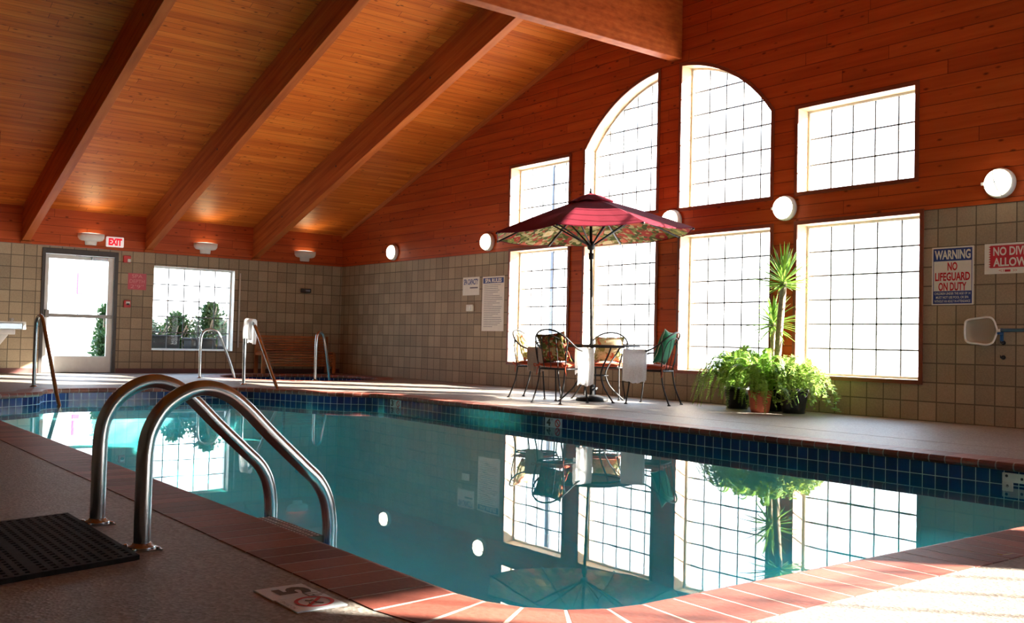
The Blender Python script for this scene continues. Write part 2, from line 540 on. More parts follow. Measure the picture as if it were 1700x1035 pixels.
def tube(bm, pts, r, n=10, closed=False, caps=True):
    pts = [Vector(p) for p in pts]
    N = len(pts)
    rr = r if isinstance(r, (list, tuple)) else [r] * N
    rings = []
    prev = None
    for i, p in enumerate(pts):
        if closed: d = pts[(i + 1) % N] - pts[i - 1]
        else: d = pts[min(i + 1, N - 1)] - pts[max(i - 1, 0)]
        d.normalize()
        if prev is None:
            up = Vector((0, 0, 1)) if abs(d.z) < 0.9 else Vector((1, 0, 0))
            a = d.cross(up).normalized()
        else:
            a = (prev - d * prev.dot(d)).normalized()
        prev = a
        b = d.cross(a)
        rings.append([bm.verts.new(p + (a * math.cos(2 * PI * k / n) + b * math.sin(2 * PI * k / n)) * rr[i]) for k in range(n)])
    for i in range(N if closed else N - 1):
        A, B = rings[i], rings[(i + 1) % N]
        for k in range(n):
            f = bm.faces.new((A[k], A[(k + 1) % n], B[(k + 1) % n], B[k]))
            f.smooth = True
    if caps and not closed:
        bm.faces.new(rings[0])
        bm.faces.new(list(reversed(rings[-1])))
    return rings

def lathe(bm, prof, n=24, mat=None, smooth=True, cap=True):
    rings = []
    for r, z in prof:
        ring = [bm.verts.new((r * math.cos(2 * PI * k / n), r * math.sin(2 * PI * k / n), z)) for k in range(n)]
        if mat is not None:
            for v in ring: v.co = mat @ v.co
        rings.append(ring)
    for A, Bb in zip(rings, rings[1:]):
        for k in range(n):
            f = bm.faces.new((A[k], A[(k + 1) % n], Bb[(k + 1) % n], Bb[k]))
            f.smooth = smooth
    if cap:
        bm.faces.new(list(reversed(rings[0])))
        bm.faces.new(rings[-1])
    return rings

def poly_holes(bm, outer, holes, fn):
    """flat polygon with holes; fn maps 2D -> 3D"""
    loops = [[Vector(p) for p in outer]] + [[Vector(p) for p in h] for h in holes]
    pts, edges = [], []
    for l in loops:
        b = len(pts)
        pts += l
        edges += [(b + i, b + (i + 1) % len(l)) for i in range(len(l))]
    def inside(p, poly):
        c = False
        for i in range(len(poly)):
            a, b = poly[i - 1], poly[i]
            if (a.y > p.y) != (b.y > p.y) and p.x < (b.x - a.x) * (p.y - a.y) / (b.y - a.y) + a.x:
                c = not c
        return c
    vo, eo, fo = delaunay_2d_cdt(pts, edges, [], 0, 1e-6)[:3]
    vs = [bm.verts.new(fn(v.x, v.y)) for v in vo]
    for t in fo:
        q = sum((vo[i] for i in t), Vector((0, 0))) / len(t)
        if inside(q, loops[0]) and not any(inside(q, h) for h in loops[1:]):
            bm.faces.new([vs[i] for i in t])
    return vs

def obj(name, bm, mat, parent=None, loc=None, label=None, bevel=0.0, smooth=False, seg=2, subsurf=0, recalc=True):
    if recalc: bmesh.ops.recalc_face_normals(bm, faces=bm.faces[:])
    me = bpy.data.meshes.new(name)
    bm.to_mesh(me)
    bm.free()
    if smooth:
        for p in me.polygons: p.use_smooth = True
    mats = mat if isinstance(mat, (list, tuple)) else [mat]
    for m in mats: me.materials.append(m)
    o = bpy.data.objects.new(name, me)
    COL.objects.link(o)
    if loc is not None: o.location = loc
    if parent is not None: o.parent = parent
    if label: o['label'] = label
    if bevel > 0:
        md = o.modifiers.new('bevel', 'BEVEL')
        md.width = bevel
        md.segments = seg
        md.limit_method = 'ANGLE'
        md.angle_limit = math.radians(40)
    if subsurf:
        md = o.modifiers.new('subsurf', 'SUBSURF')
        md.levels = md.render_levels = subsurf
    return o

def tag(o, label, cat, group=None):
    o['label'] = label
    o['category'] = cat
    if group: o['group'] = group
    return o
def thing(name, label, cat, loc=(0, 0, 0), rotz=0.0, group=None):
    o = bpy.data.objects.new(name, None)
    COL.objects.link(o)
    o.empty_display_size = 0.1
    o.location = loc
    o.rotation_euler = (0, 0, rotz)
    return tag(o, label, cat, group)
def struct(name, bm, mat, parent=None, label=None, cat=None, **kw):
    o = obj(name, bm, mat, parent, **kw)
    if parent is None:
        o['kind'] = 'structure'
    if label: o['label'] = label
    if cat and parent is None: o['category'] = cat
    return o
def structroot(name, label, cat, loc=(0, 0, 0), rotz=0.0):
    o = thing(name, label, cat, loc, rotz)
    o['kind'] = 'structure'
    return o
def dup(root, loc=None, rotz=None, label=None):
    r = root.copy()
    COL.objects.link(r)
    if loc is not None: r.location = loc
    if rotz is not None: r.rotation_euler = (0, 0, rotz)
    if label: r['label'] = label
    for ch in list(root.children):
        c = ch.copy()
        COL.objects.link(c)
        c.parent = r
        for g in list(ch.children):
            d = g.copy()
            COL.objects.link(d)
            d.parent = c
    return r

def text_bm(bm, s, w, h, cx, cz, y, bold=0.0, italic=0.0, spin=0.0, depth=0.0012):
    """letters centred on (cx, cz) in the local X-Z plane, facing -Y, fitted into w x h"""
    cu = bpy.data.curves.new('lettering_curve', 'FONT')
    cu.body = s
    cu.align_x = 'CENTER'
    cu.align_y = 'CENTER'
    cu.offset = bold
    cu.resolution_u = 3
    cu.extrude = 0.0
    to = bpy.data.objects.new('lettering_curve', cu)
    COL.objects.link(to)
    dg = bpy.context.evaluated_depsgraph_get()
    me = bpy.data.meshes.new_from_object(to.evaluated_get(dg))
    xs = [v.co.x for v in me.vertices]
    ys = [v.co.y for v in me.vertices]
    x0, x1, y0, y1 = min(xs), max(xs), min(ys), max(ys)
    base = len(bm.verts)
    tb = bmesh.new()
    tb.from_mesh(me)
    vm = {}
    for v in tb.verts:
        px = (v.co.x - (x0 + x1) / 2) / max(1e-6, x1 - x0) * w
        pz = (v.co.y - (y0 + y1) / 2) / max(1e-6, y1 - y0) * h
        px += pz * italic
        if spin:
            px, pz = px * math.cos(spin) - pz * math.sin(spin), px * math.sin(spin) + pz * math.cos(spin)
        vm[v] = bm.verts.new((cx + px, y, cz + pz))
    for f in tb.faces:
        try: bm.faces.new([vm[v] for v in f.verts])
        except ValueError: pass
    tb.free()
    bpy.data.objects.remove(to)
    bpy.data.curves.remove(cu)
    bpy.data.meshes.remove(me)

def lettering(parent, name, lines, mat, y=-0.0045, label=None):
    bm = bmesh.new()
    for (s, w, h, cx, cz, bold) in lines:
        text_bm(bm, s, w, h, cx, cz, y, bold)
    for f in bm.faces:
        f.normal_update()
        if f.normal.y > 0: f.normal_flip()
    return obj(name, bm, mat, parent, label=label, recalc=False)

def ring_xz(bm, cx, cz, r0, r1, y, n=28):
    a = [bm.verts.new((cx + r0 * math.cos(2 * PI * k / n), y, cz + r0 * math.sin(2 * PI * k / n))) for k in range(n)]
    b = [bm.verts.new((cx + r1 * math.cos(2 * PI * k / n), y, cz + r1 * math.sin(2 * PI * k / n))) for k in range(n)]
    for k in range(n):
        bm.faces.new((a[k], b[k], b[(k + 1) % n], a[(k + 1) % n]))

# ================================================================== STRUCTURE
# ---- pool outline (inner edge of the coping), counter-clockwise from the near corner
def arc(cx, cy, r, a0, a1, n):
    return [(cx + r * math.cos(math.radians(a0 + (a1 - a0) * k / n)), cy + r * math.sin(math.radians(a0 + (a1 - a0) * k / n))) for k in range(n + 1)]
PX1, PY0, PY1 = -1.935, 1.615, 6.66
out = []
out += arc(PX1 - 0.38, PY0 + 0.38, 0.38, -90, 0, 8)                 # near corner
out += arc(PX1 - 0.38, PY1 - 0.38, 0.38, 0, 90, 6)                  # right far corner
out += [(p.x, p.y) for p in smoothpath([(-11.22, PY1, 0), (-11.48, 6.57, 0), (-11.70, 6.32, 0), (-12.02, 6.08, 0), (-12.5, 5.88, 0), (-13.1, 5.62, 0), (-13.42, 5.2, 0)], 5)]
out += [(-13.42, 4.6), (-13.42, 3.9)]
out += [(p.x, p.y) for p in smoothpath([(-13.40, 3.25, 0), (-13.27, 2.98, 0), (-13.0, 2.86, 0), (-12.78, 2.80, 0), (-12.55, 2.58, 0), (-12.25, 2.15, 0), (-11.9, 1.78, 0), (-11.4, PY0, 0)], 4)]
def resample(poly, step):
    P = [Vector((a, b)) for a, b in poly]
    N = len(P)
    seg = [(P[(i + 1) % N] - P[i]).length for i in range(N)]
    tot = sum(seg)
    n = max(3, round(tot / step))
    res, i, acc = [], 0, 0.0
    for k in range(n):
        d = tot * k / n
        while acc + seg[i] < d and i < N - 1:
            acc += seg[i]
            i += 1
        s = (d - acc) / max(seg[i], 1e-9)
        res.append(P[i].lerp(P[(i + 1) % N], min(1, s)))
    return res, tot
def offset(poly, d):
    N = len(poly)
    res = []
    for i in range(N):
        t = (poly[(i + 1) % N] - poly[i - 1]).normalized()
        res.append(poly[i] + Vector((t.y, -t.x)) * d)
    return res
POOL, PERIM = resample(out, 0.118)
CW = 0.275
CIN = POOL
COUT = offset(POOL, CW)

# ---- spa outline
SPX, SPY, SPR = -16.55, 8.0, 1.42
SPA, SPERIM = resample([(SPX + SPR * math.cos(2 * PI * k / 72), SPY + SPR * math.sin(2 * PI * k / 72)) for k in range(72)], 0.118)
SPAOUT = offset(SPA, CW)

# ---- deck
bm = bmesh.new()
deck_outer = [(L - 0.3, YL - 0.3), (XN + 0.3, YL - 0.3), (XN + 0.3, W + 0.3), (L - 0.3, W + 0.3)]
H1 = [(v.x, v.y) for v in offset(POOL, CW - 0.01)]
H2 = [(v.x, v.y) for v in offset(SPA, CW - 0.01)]
poly_holes(bm, deck_outer, [list(reversed(H1)), list(reversed(H2))], lambda a, b: (a, b, 0.0))
for f in bm.faces:
    f.normal_update()
    if f.normal.z < 0: f.normal_flip()
struct('floor', bm, M['deck'], label='brown pebble-surfaced pool deck around the water', cat='floor', recalc=False)
# control joints in the deck: a shallow sealant strip
for k, (x0, x1, y0, y1) in enumerate([(-10.9, -1.2, 7.62, 7.626), (-12.0, -12.006, 7.0, 9.83)]):
    bm = bmesh.new()
    box(bm, min(x0, x1), max(x0, x1), y0, y1, -0.004, 0.0012)
    struct('trim_%d' % (k + 1), bm, M['grout'], label='thin pale joint line in the deck %s' % ('along the window wall' if k == 0 else 'in front of the chairs'), cat='joint')

def coping(name, inner, label, col):
    n = len(inner)
    outer = offset(inner, CW)
    bm = bmesh.new()
    prof = [(0.0, -0.055), (-0.012, -0.050), (-0.022, -0.034), (-0.022, -0.016), (-0.012, 0.0005), (0.004, 0.0035), (CW, 0.0025), (CW, -0.055)]
    for i in range(n):
        a0, a1 = inner[i], inner[(i + 1) % n]
        o0, o1 = outer[i], outer[(i + 1) % n]
        def pt(s, d, z):
            a = a0.lerp(a1, s)
            o = o0.lerp(o1, s)
            dr = (o - a).normalized()
            p = a + dr * d if d < CW else o
            return (p.x, p.y, z)
        g = 0.044
        A = [bm.verts.new(pt(g, d, z + rnd.uniform(-.0002, .0002))) for d, z in prof]
        Bv = [bm.verts.new(pt(1 - g, d, z)) for d, z in prof]
        for k in range(len(prof)):
            kk = (k + 1) % len(prof)
            bm.faces.new((A[k], A[kk], Bv[kk], Bv[k]))
        bm.faces.new(A)
        bm.faces.new(list(reversed(Bv)))
    root = struct(name, bm, M['brick'], label=label, cat='coping')
    bm = bmesh.new()
    loops = []
    for d, z in ((0.002, -0.0545), (-0.009, -0.049), (-0.0195, -0.034), (-0.0205, -0.0165), (-0.0115, -0.0002), (0.004, 0.0030), (CW, 0.0021)):
        loops.append([bm.verts.new((p.x, p.y, z)) for p in offset(inner, d)])
    for A, Bv in zip(loops, loops[1:]):
        for i in range(n):
            j = (i + 1) % n
            bm.faces.new((A[i], A[j], Bv[j], Bv[i]))
    obj('mortar', bm, M['grout'], root)
    return root
coping('pool_coping', CIN, 'red brick bullnose coping around the swimming pool', 'pool')
coping('spa_coping', SPA, 'red brick coping ringing the round spa', 'spa')

def basin(name, tname, wname, inner, depth, tiledepth, label, tl, wl, slope=None):
    n = len(inner)
    wall = offset(inner, 0.012)
    bm = bmesh.new()
    uvl = bm.loops.layers.uv.new('UVMap')
    acc = 0.0
    us = []
    for i in range(n + 1):
        us.append(acc)
        acc += (wall[(i + 1) % n] - wall[i % n]).length
    z0, z1 = -0.053, -tiledepth
    for i in range(n):
        a, b = wall[i], wall[(i + 1) % n]
        v = [bm.verts.new((a.x, a.y, z0)), bm.verts.new((b.x, b.y, z0)), bm.verts.new((b.x, b.y, z1)), bm.verts.new((a.x, a.y, z1))]
        f = bm.faces.new(v)
        for lp, uvv in zip(f.loops, [(us[i], z0 + 0.053), (us[i + 1], z0 + 0.053), (us[i + 1], z1 + 0.053), (us[i], z1 + 0.053)]):
            lp[uvl].uv = uvv
    struct(tname, bm, M['tile'], label=tl, cat='tile', recalc=False)
    bm = bmesh.new()
    wl2 = offset(inner, 0.014)
    def dz(p): return -depth if slope is None else slope(p)
    top = [bm.verts.new((p.x, p.y, z1 + 0.002)) for p in wl2]
    bot = [bm.verts.new((p.x, p.y, dz(p))) for p in wl2]
    for i in range(n):
        j = (i + 1) % n
        bm.faces.new((top[i], top[j], bot[j], bot[i]))
    loops = [[Vector((p.x, p.y, 0)) for p in wl2]]
    for t in tessellate_polygon(loops):
        bm.faces.new([bot[i] for i in t])
    struct(name, bm, M['plaster'], label=label, cat='pool')
    bm = bmesh.new()
    wi = offset(inner, 0.010)
    top = [bm.verts.new((p.x, p.y, WATER)) for p in wi]
    bot = [bm.verts.new((p.x, p.y, dz(p) + 0.01)) for p in wi]
    for i in range(n):
        j = (i + 1) % n
        bm.faces.new((top[i], top[j], bot[j], bot[i]))
    loops = [[Vector((p.x, p.y, 0)) for p in wi]]
    for t in tessellate_polygon(loops):
        bm.faces.new([top[i] for i in t])
        bm.faces.new([bot[i] for i in reversed(t)])
    o = struct(wname, bm, M['water'], label=wl, cat='water')
    return o
basin('pool_basin', 'pool_waterline_tile', 'pool_water', POOL, 1.5, 0.30, 'pale plaster basin under the pool water',
      'navy square tiles along the pool waterline', 'still teal water filling the swimming pool',
      slope=lambda p: -1.05 - 0.5 * min(1, max(0, (p.x + 12) / 8.5)))
basin('spa_basin', 'spa_waterline_tile', 'spa_water', SPA, 0.9, 0.26, 'plaster basin of the round spa', 'navy tiles along the spa waterline', 'dark water in the round spa')

for k, (x0, x1, y0, y1, zt) in enumerate([(-13.42, -12.80, 2.80, 5.72, -0.36), (-12.80, -12.25, 2.20, 6.05, -0.66)]):
    bm = bmesh.new()
    inn = offset(POOL, 0.013)
    cl = [p for p in inn if x0 - 0.03 <= p.x <= x1 and 2.0 < p.y < 6.4]
    lo_y = min((p for p in cl), key=lambda p: abs(p.x - x1) + p.y).y
    hi_y = max((p for p in cl), key=lambda p: p.y - abs(p.x - x1)).y
    ring = [Vector((x1, lo_y))] + sorted(cl, key=lambda p: math.atan2(p.y - (y0 + y1) / 2, -(p.x - x1 - 0.01))) + [Vector((x1, hi_y))]
    if k == 1: ring = [Vector((x1, lo_y)), Vector((x0, y0)), Vector((x0, y1)), Vector((x1, hi_y))]
    a = [bm.verts.new((p.x, p.y, zt)) for p in ring]
    b = [bm.verts.new((p.x, p.y, -1.2)) for p in ring]
    bm.faces.new(a)
    for i in range(len(ring)):
        j = (i + 1) % len(ring)
        bm.faces.new((a[i], a[j], b[j], b[i]))
    struct('pool_step', bm, M['plaster'], label='pale underwater step %s the alcove at the far end of the pool' % ('at the back of' if k == 0 else 'at the mouth of'), cat='step')

# ---- window wall (plane y = W), with openings
def arch_pts(x0, x1, zb, cx, cz, R, n=14):
    pts = [(x0, zb), (x1, zb)]
    for k in range(n + 1):
        x = x1 + (x0 - x1) * k / n
        pts.append((x, cz + math.sqrt(max(0, R * R - (x - cx) ** 2))))
    return pts
CXA, CZA, RA = -9.235, 2.454, 2.07
def rect(x0, x1, z0, z1): return [(x0, z0), (x1, z0), (x1, z1), (x0, z1)]
OPEN = {
    1: rect(-12.72, -11.29, 0.412, 2.215),
    2: rect(-10.91, -9.45, 0.412, 2.215),
    3: rect(-9.00, -7.53, 0.412, 2.205),
    4: rect(-7.14, -5.588, 0.425, 2.205),
    5: rect(-12.75, -11.30, 2.60, 3.588),
    6: arch_pts(-10.93, -9.46, 2.60, CXA, CZA, RA),
    7: arch_pts(-9.02, -7.54, 2.585, CXA, CZA, RA),
    8: rect(-7.145, -5.655, 2.597, 3.598),
}
WT = 0.30
lower = [OPEN[k] for k in (1, 2, 3, 4)]
# block: whole strip below HB minus the wood-clad strip around the lower windows
wb0, wb1, wbz = -12.72, -5.588, 0.412
def wy(y): return lambda a, b: (a, y, b)
bm = bmesh.new()
poly_holes(bm, [(L, -0.02), (XN, -0.02), (XN, HB), (wb1, HB), (wb1, wbz), (wb0, wbz), (wb0, HB), (L, HB)], [], wy(W))
poly_holes(bm, [(L - .3, -0.5), (XN + .3, -0.5), (XN + .3, HB), (L - .3, HB)], [list(reversed(o)) for o in lower], wy(W + WT))
# underside closing strip and block reveals
struct('wall_right', bm, M['block_win'], label='tan scored block wall under and beside the tall windows', cat='wall', recalc=False)
bm = bmesh.new()
e = 0.004
poly_holes(bm, [(wb0, wbz), (wb1, wbz), (wb1, HB), (wb0, HB)], [list(reversed(o)) for o in lower], wy(W - e))
for i in (0,):
    pass
upper = [OPEN[k] for k in (5, 6, 7, 8)]
roof_poly = [(L, HB), (XN, HB), (XN, roof_z(XN) + 0.05), (RX, roof_z(RX) + 0.05), (L, EAVE + 0.05)]
poly_holes(bm, roof_poly, [list(reversed(o)) for o in upper], wy(W - 0.012))
poly_holes(bm, [(L - .3, HB), (XN + .3, HB), (XN + .3, roof_z(XN) + 0.1), (RX, roof_z(RX) + 0.1), (L - .3, EAVE + 0.1)], [list(reversed(o)) for o in upper], wy(W + WT))
# lower lip of the wood cladding over the block courses
for x0, x1 in ((L, wb0), (wb1, XN)):
    v = [bm.verts.new(q) for q in ((x0, W - .012, HB), (x1, W - .012, HB), (x1, W + .0, HB), (x0, W + .0, HB))]
    bm.faces.new(v)
struct('wall_right_cladding', bm, M['wallwood_x'], label='red-brown cedar boards over the block courses and between the windows', cat='wall', recalc=False)

def make_window(n, loop, axis, plane, depth_dir, label, rows, cols, jambmat, fw=0.035, cat='window', glass_off=0.20, wt=WT, casing=0.0):
    """loop in (along, z). axis 'x': plane y=plane, outward +y ; axis 'y': plane x=plane, outward depth_dir"""
    def P(a, d, z):
        return (a, plane + d * depth_dir, z) if axis == 'x' else (plane + d * depth_dir, a, z)
    root = structroot('window_%d' % n, label, cat)
    N = len(loop)
    cx = sum(p[0] for p in loop) / N
    cz = sum(p[1] for p in loop) / N
    bm = bmesh.new()
    a = [bm.verts.new(P(p[0], -0.013, p[1])) for p in loop]
    b = [bm.verts.new(P(p[0], wt + .001, p[1])) for p in loop]
    for i in range(N):
        j = (i + 1) % N
        bm.faces.new((a[i], a[j], b[j], b[i]))
    obj('reveal', bm, jambmat, root)
    def ringoff(d):
        res = []
        for i in range(N):
            p0, p1, p2 = (Vector(loop[k % N]) for k in (i - 1, i, i + 1))
            e1 = (p1 - p0).normalized()
            e2 = (p2 - p1).normalized()
            n1, n2 = Vector((e1.y, -e1.x)), Vector((e2.y, -e2.x))
            m = n1 + n2
            m = m / max(0.3, m.dot(n1)) if m.length > 1e-6 else n1
            res.append(p1 + m * d)
        return res
    if casing:
        bm = bmesh.new()
        O = ringoff(casing)
        q = [[bm.verts.new(P(p[0], d, p[1])) for p in lp] for lp, d in ((loop, -0.0135), (loop, -0.026), (O, -0.026), (O, -0.0125))]
        for A, B in zip(q, q[1:]):
            for i in range(N):
                j = (i + 1) % N
                bm.faces.new((A[i], A[j], B[j], B[i]))
        obj('casing', bm, M['casing'], root)
    # inset frame loop
    def inset(d):
        res = []
        for i in range(N):
            p0, p1, p2 = (Vector(loop[k % N]) for k in (i - 1, i, i + 1))
            e1 = (p1 - p0).normalized()
            e2 = (p2 - p1).normalized()
            n1 = Vector((-e1.y, e1.x))
            n2 = Vector((-e2.y, e2.x))
            m = (n1 + n2)
            m = m / max(0.3, m.dot(n1)) if m.length > 1e-6 else n1
            res.append(p1 + m * d)
        return res
    I1 = inset(0.0015)
    I2 = inset(fw)
    bm = bmesh.new()
    for d0, d1 in ((glass_off - 0.02, glass_off + 0.02),):
        A0 = [bm.verts.new(P(p.x, d0, p.y)) for p in I1]
        B0 = [bm.verts.new(P(p.x, d0, p.y)) for p in I2]
        B1 = [bm.verts.new(P(p.x, d1, p.y)) for p in I2]
        A1 = [bm.verts.new(P(p.x, d1, p.y)) for p in I1]
        for i in range(N):
            j = (i + 1) % N
            bm.faces.new((A0[i], A0[j], B0[j], B0[i]))
            bm.faces.new((B0[i], B0[j], B1[j], B1[i]))
            bm.faces.new((B1[i], B1[j], A1[j], A1[i]))
    obj('frame', bm, M['white_metal'], root)
    bm = bmesh.new()
    vs = [bm.verts.new(P(p.x, glass_off, p.y)) for p in I2]
    bm.faces.new(vs)
    obj('pane', bm, M['glass'], root)
    # grid of thin bars
    xs = [p.x for p in I2]
    zs = [p.y for p in I2]
    x0, x1, z0, z1 = min(xs), max(xs), min(zs), max(zs)
    bm = bmesh.new()
    t = 0.009
    def span(val, horiz):
        c = []
        for i in range(N):
            p, q = I2[i], I2[(i + 1) % N]
            pa, qa = (p.y, q.y) if horiz else (p.x, q.x)
            if (pa - val) * (qa - val) < 0:
                s = (val - pa) / (qa - pa)
                c.append((p.x + (q.x - p.x) * s) if horiz else (p.y + (q.y - p.y) * s))
        return (min(c), max(c)) if len(c) > 1 else None
    def bar(a0, a1, zz0, zz1):
        d0, d1 = glass_off - 0.010, glass_off - 0.003
        v = []
        for aa in (a0, a1):
            for dd in (d0, d1):
                for zz in (zz0, zz1):
                    v.append(bm.verts.new(P(aa, dd, zz)))
        for f in ((0, 1, 3, 2), (4, 6, 7, 5), (0, 4, 5, 1), (2, 3, 7, 6), (0, 2, 6, 4), (1, 5, 7, 3)):
            bm.faces.new([v[i] for i in f])
    for k in range(1, cols):
        xx = x0 + (x1 - x0) * k / cols
        s = span(xx, False)
        if s: bar(xx - t, xx + t, *s)
    for k in range(1, rows):
        zz = z0 + (z1 - z0) * k / rows
        s = span(zz, True)
        if s: bar(*s, zz - t, zz + t)
    if len(bm.verts): obj('glazing_bars', bm, M['bar_grey'], root)
    else: bm.free()
    return root
WINL = {1: 'lower window nearest the far corner, beside the rules sign', 2: 'lower window behind the patio table and umbrella', 3: 'lower window between the umbrella and the tall plant',
        4: 'lower window beside the warning sign, right of the plants', 5: 'small square upper window left of the arch', 6: 'left half of the arched upper window above the umbrella',
        7: 'right half of the arched upper window', 8: 'upper window right of the arch, above the warning sign side'}
for k in OPEN:
    make_window(k, OPEN[k], 'x', W, 1, WINL[k], {1: 6, 2: 6, 3: 6, 4: 6, 5: 3, 6: 6, 7: 6, 8: 3}[k], 5, M['jamb'], fw=0.028, wt=WT, casing=0.045)
# wooden head casings over the lower windows
# ---- far wall (plane x = L)
DOOR = rect(4.00, 5.285, -0.02, 2.195)
FW = rect(5.93, 7.49, 0.43, 2.0)
bm = bmesh.new()
door_notch = [(YL, -0.02), (4.00, -0.02), (4.00, 2.195), (5.285, 2.195), (5.285, -0.02), (W, -0.02), (W, HB), (YL, HB)]
poly_holes(bm, door_notch, [list(reversed(FW))], lambda a, b: (L, a, b))
door_notch2 = [(YL - .3, -0.5), (4.00, -0.5), (4.00, 2.195), (5.285, 2.195), (5.285, -0.5), (W + .3, -0.5), (W + .3, HB), (YL - .3, HB)]
poly_holes(bm, door_notch2, [list(reversed(FW))], lambda a, b: (L - WT, a, b))
struct('wall_far', bm, M['block_far'], label='tan scored block wall with the exit door and low window', cat='wall', recalc=False)
bm = bmesh.new()
box(bm, L - WT, L + 0.014, YL - .3, W + 0.3, HB + 0.001, EAVE + 0.1)
struct('wall_far_cladding', bm, M['wallwood_y'], label='band of cedar boards above the block courses of the far wall', cat='wall')
make_window(9, FW, 'y', L, -1, 'low window in the far wall with shrubs behind it', 5, 5, M['cream'], fw=0.03, glass_off=0.16)
for nm, y0, y1 in (('baseboard_far', 5.30, W - 0.01), ('baseboard_far_door_side', 2.83, 3.99)):
    bm = bmesh.new()
    box(bm, L, L + 0.012, y0, y1, 0.0, 0.085)
    struct(nm, bm, M['cove'], label='brown cove strip at the foot of the far wall ' + ('right of the door' if y0 > 5 else 'left of the door'), cat='baseboard')
# conduit beside far window
bm = bmesh.new()
tube(bm, [(L + 0.02, 7.60, 0.5), (L + 0.02, 7.60, 1.96)], 0.016, 8)
struct('trim_3', bm, M['cream'], label='thin pale conduit beside the far window', cat='conduit')

# door
d1 = structroot('door_1', 'glazed white exit door in a dark bronze frame', 'door', (L, 0, 0))
bm = bmesh.new()
for (y0, y1, z0, z1) in ((4.0, 4.058, 0, 2.195), (5.225, 5.285, 0, 2.195), (4.058, 5.225, 2.10, 2.195)):
    box(bm, -0.14, 0.018, y0, y1, z0, z1)
obj('door_frame', bm, M['bronze'], d1, bevel=0.004)
bm = bmesh.new()
for (y0, y1, z0, z1) in ((4.062, 4.125, 0.012, 2.096), (5.125, 5.221, 0.012, 2.096), (4.125, 5.125, 2.02, 2.096), (4.125, 5.125, 0.012, 0.30)):
    box(bm, -0.075, -0.03, y0, y1, z0, z1)
obj('leaf', bm, M['white_metal'], d1, bevel=0.003)
bm = bmesh.new()
vs = [bm.verts.new((-0.052, y, z)) for y, z in ((4.125, 0.30), (5.125, 0.30), (5.125, 2.02), (4.125, 2.02))]
bm.faces.new(vs)
obj('pane', bm, M['glass'], d1)
bm = bmesh.new()
box(bm, -0.03, 0.035, 4.14, 5.20, 0.985, 1.045)
box(bm, -0.03, 0.045, 4.075, 4.14, 0.97, 1.11)
obj('push_bar', bm, M['grey_bar'], d1, bevel=0.006)
bm = bmesh.new()
box(bm, -0.03, 0.03, 4.82, 5.10, 2.03, 2.08)
box(bm, 0.005, 0.025, 4.55, 4.85, 2.075, 2.09)
obj('closer', bm, M['steel'], d1, bevel=0.004)
bm = bmesh.new()
box(bm, -0.14, 0.03, 4.0, 5.285, -0.004, 0.012)
obj('threshold', bm, M['bronze'], d1)

# ---- left wall, partition stub, near wall
bm = bmesh.new()
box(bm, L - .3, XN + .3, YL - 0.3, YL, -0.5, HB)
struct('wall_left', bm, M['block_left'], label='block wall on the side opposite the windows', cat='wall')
bm = bmesh.new()
vv = [(L - .3, HB), (XN + .3, HB), (XN + .3, roof_z(XN) + .1), (RX, roof_z(RX) + .1), (L - .3, EAVE + .1)]
poly_holes(bm, vv, [], lambda a, b: (a, YL, b))
poly_holes(bm, vv, [], lambda a, b: (a, YL - .3, b))
struct('wall_left_cladding', bm, M['wallwood_dark'], label='cedar boards above the block wall opposite the windows', cat='wall', recalc=False)
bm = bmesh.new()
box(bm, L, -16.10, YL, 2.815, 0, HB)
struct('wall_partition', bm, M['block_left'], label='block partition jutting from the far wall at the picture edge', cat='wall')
bm = bmesh.new()
vs = []
for y in (YL, 2.84):
    vs.append([bm.verts.new(q) for q in ((L, y, HB), (-16.08, y, HB), (-16.08, y, roof_z(-16.08)), (L, y, EAVE))])
bm.faces.new(vs[0]); bm.faces.new(list(reversed(vs[1])))
for i in range(4):
    j = (i + 1) % 4
    bm.faces.new((vs[0][i], vs[0][j], vs[1][j], vs[1][i]))
struct('wall_partition_cladding', bm, M['wallwood_x'], label='cedar boards above the partition at the picture edge', cat='wall')
NW1 = rect(5.09, 6.78, 0.43, 2.285)
NW2 = rect(7.56, 9.05, 0.43, 2.34)
bm = bmesh.new()
for x in (XN, XN + WT):
    poly_holes(bm, [(YL - .3, -0.5), (W + .3, -0.5), (W + .3, 2.9), (YL - .3, 2.9)], [list(reversed(NW1)), list(reversed(NW2))], lambda a, b: (x, a, b))
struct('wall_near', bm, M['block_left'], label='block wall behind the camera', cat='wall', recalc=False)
make_window(10, NW1, 'y', XN, 1, 'window behind the camera letting sun onto the near deck', 5, 5, M['cream'], fw=0.03, glass_off=0.16)
make_window(11, NW2, 'y', XN, 1, 'second window behind the camera', 5, 5, M['cream'], fw=0.03, glass_off=0.16)

# ---- ceiling slopes
def slope_slab(name, x0, x1, label):
    bm = bmesh.new()
    lo, hi = [], []
    for (x, y) in ((x0, YL - .3), (x1, YL - .3), (x1, W + .35), (x0, W + .35)):
        lo.append(bm.verts.new((x, y, roof_z(x))))
        hi.append(bm.verts.new((x, y, roof_z(x) + 0.15)))
    bm.faces.new(lo); bm.faces.new(list(reversed(hi)))
    for i in range(4):
        j = (i + 1) % 4
        bm.faces.new((lo[i], lo[j], hi[j], hi[i]))
    return struct(name, bm, M['ceil'], label=label, cat='ceiling')
slope_slab('ceiling', L - 0.3, RX, 'sloping cedar board ceiling over the far half of the hall')
slope_slab('ceiling_near_slope', RX, XN + 0.3, 'sloping cedar board ceiling over the near half')

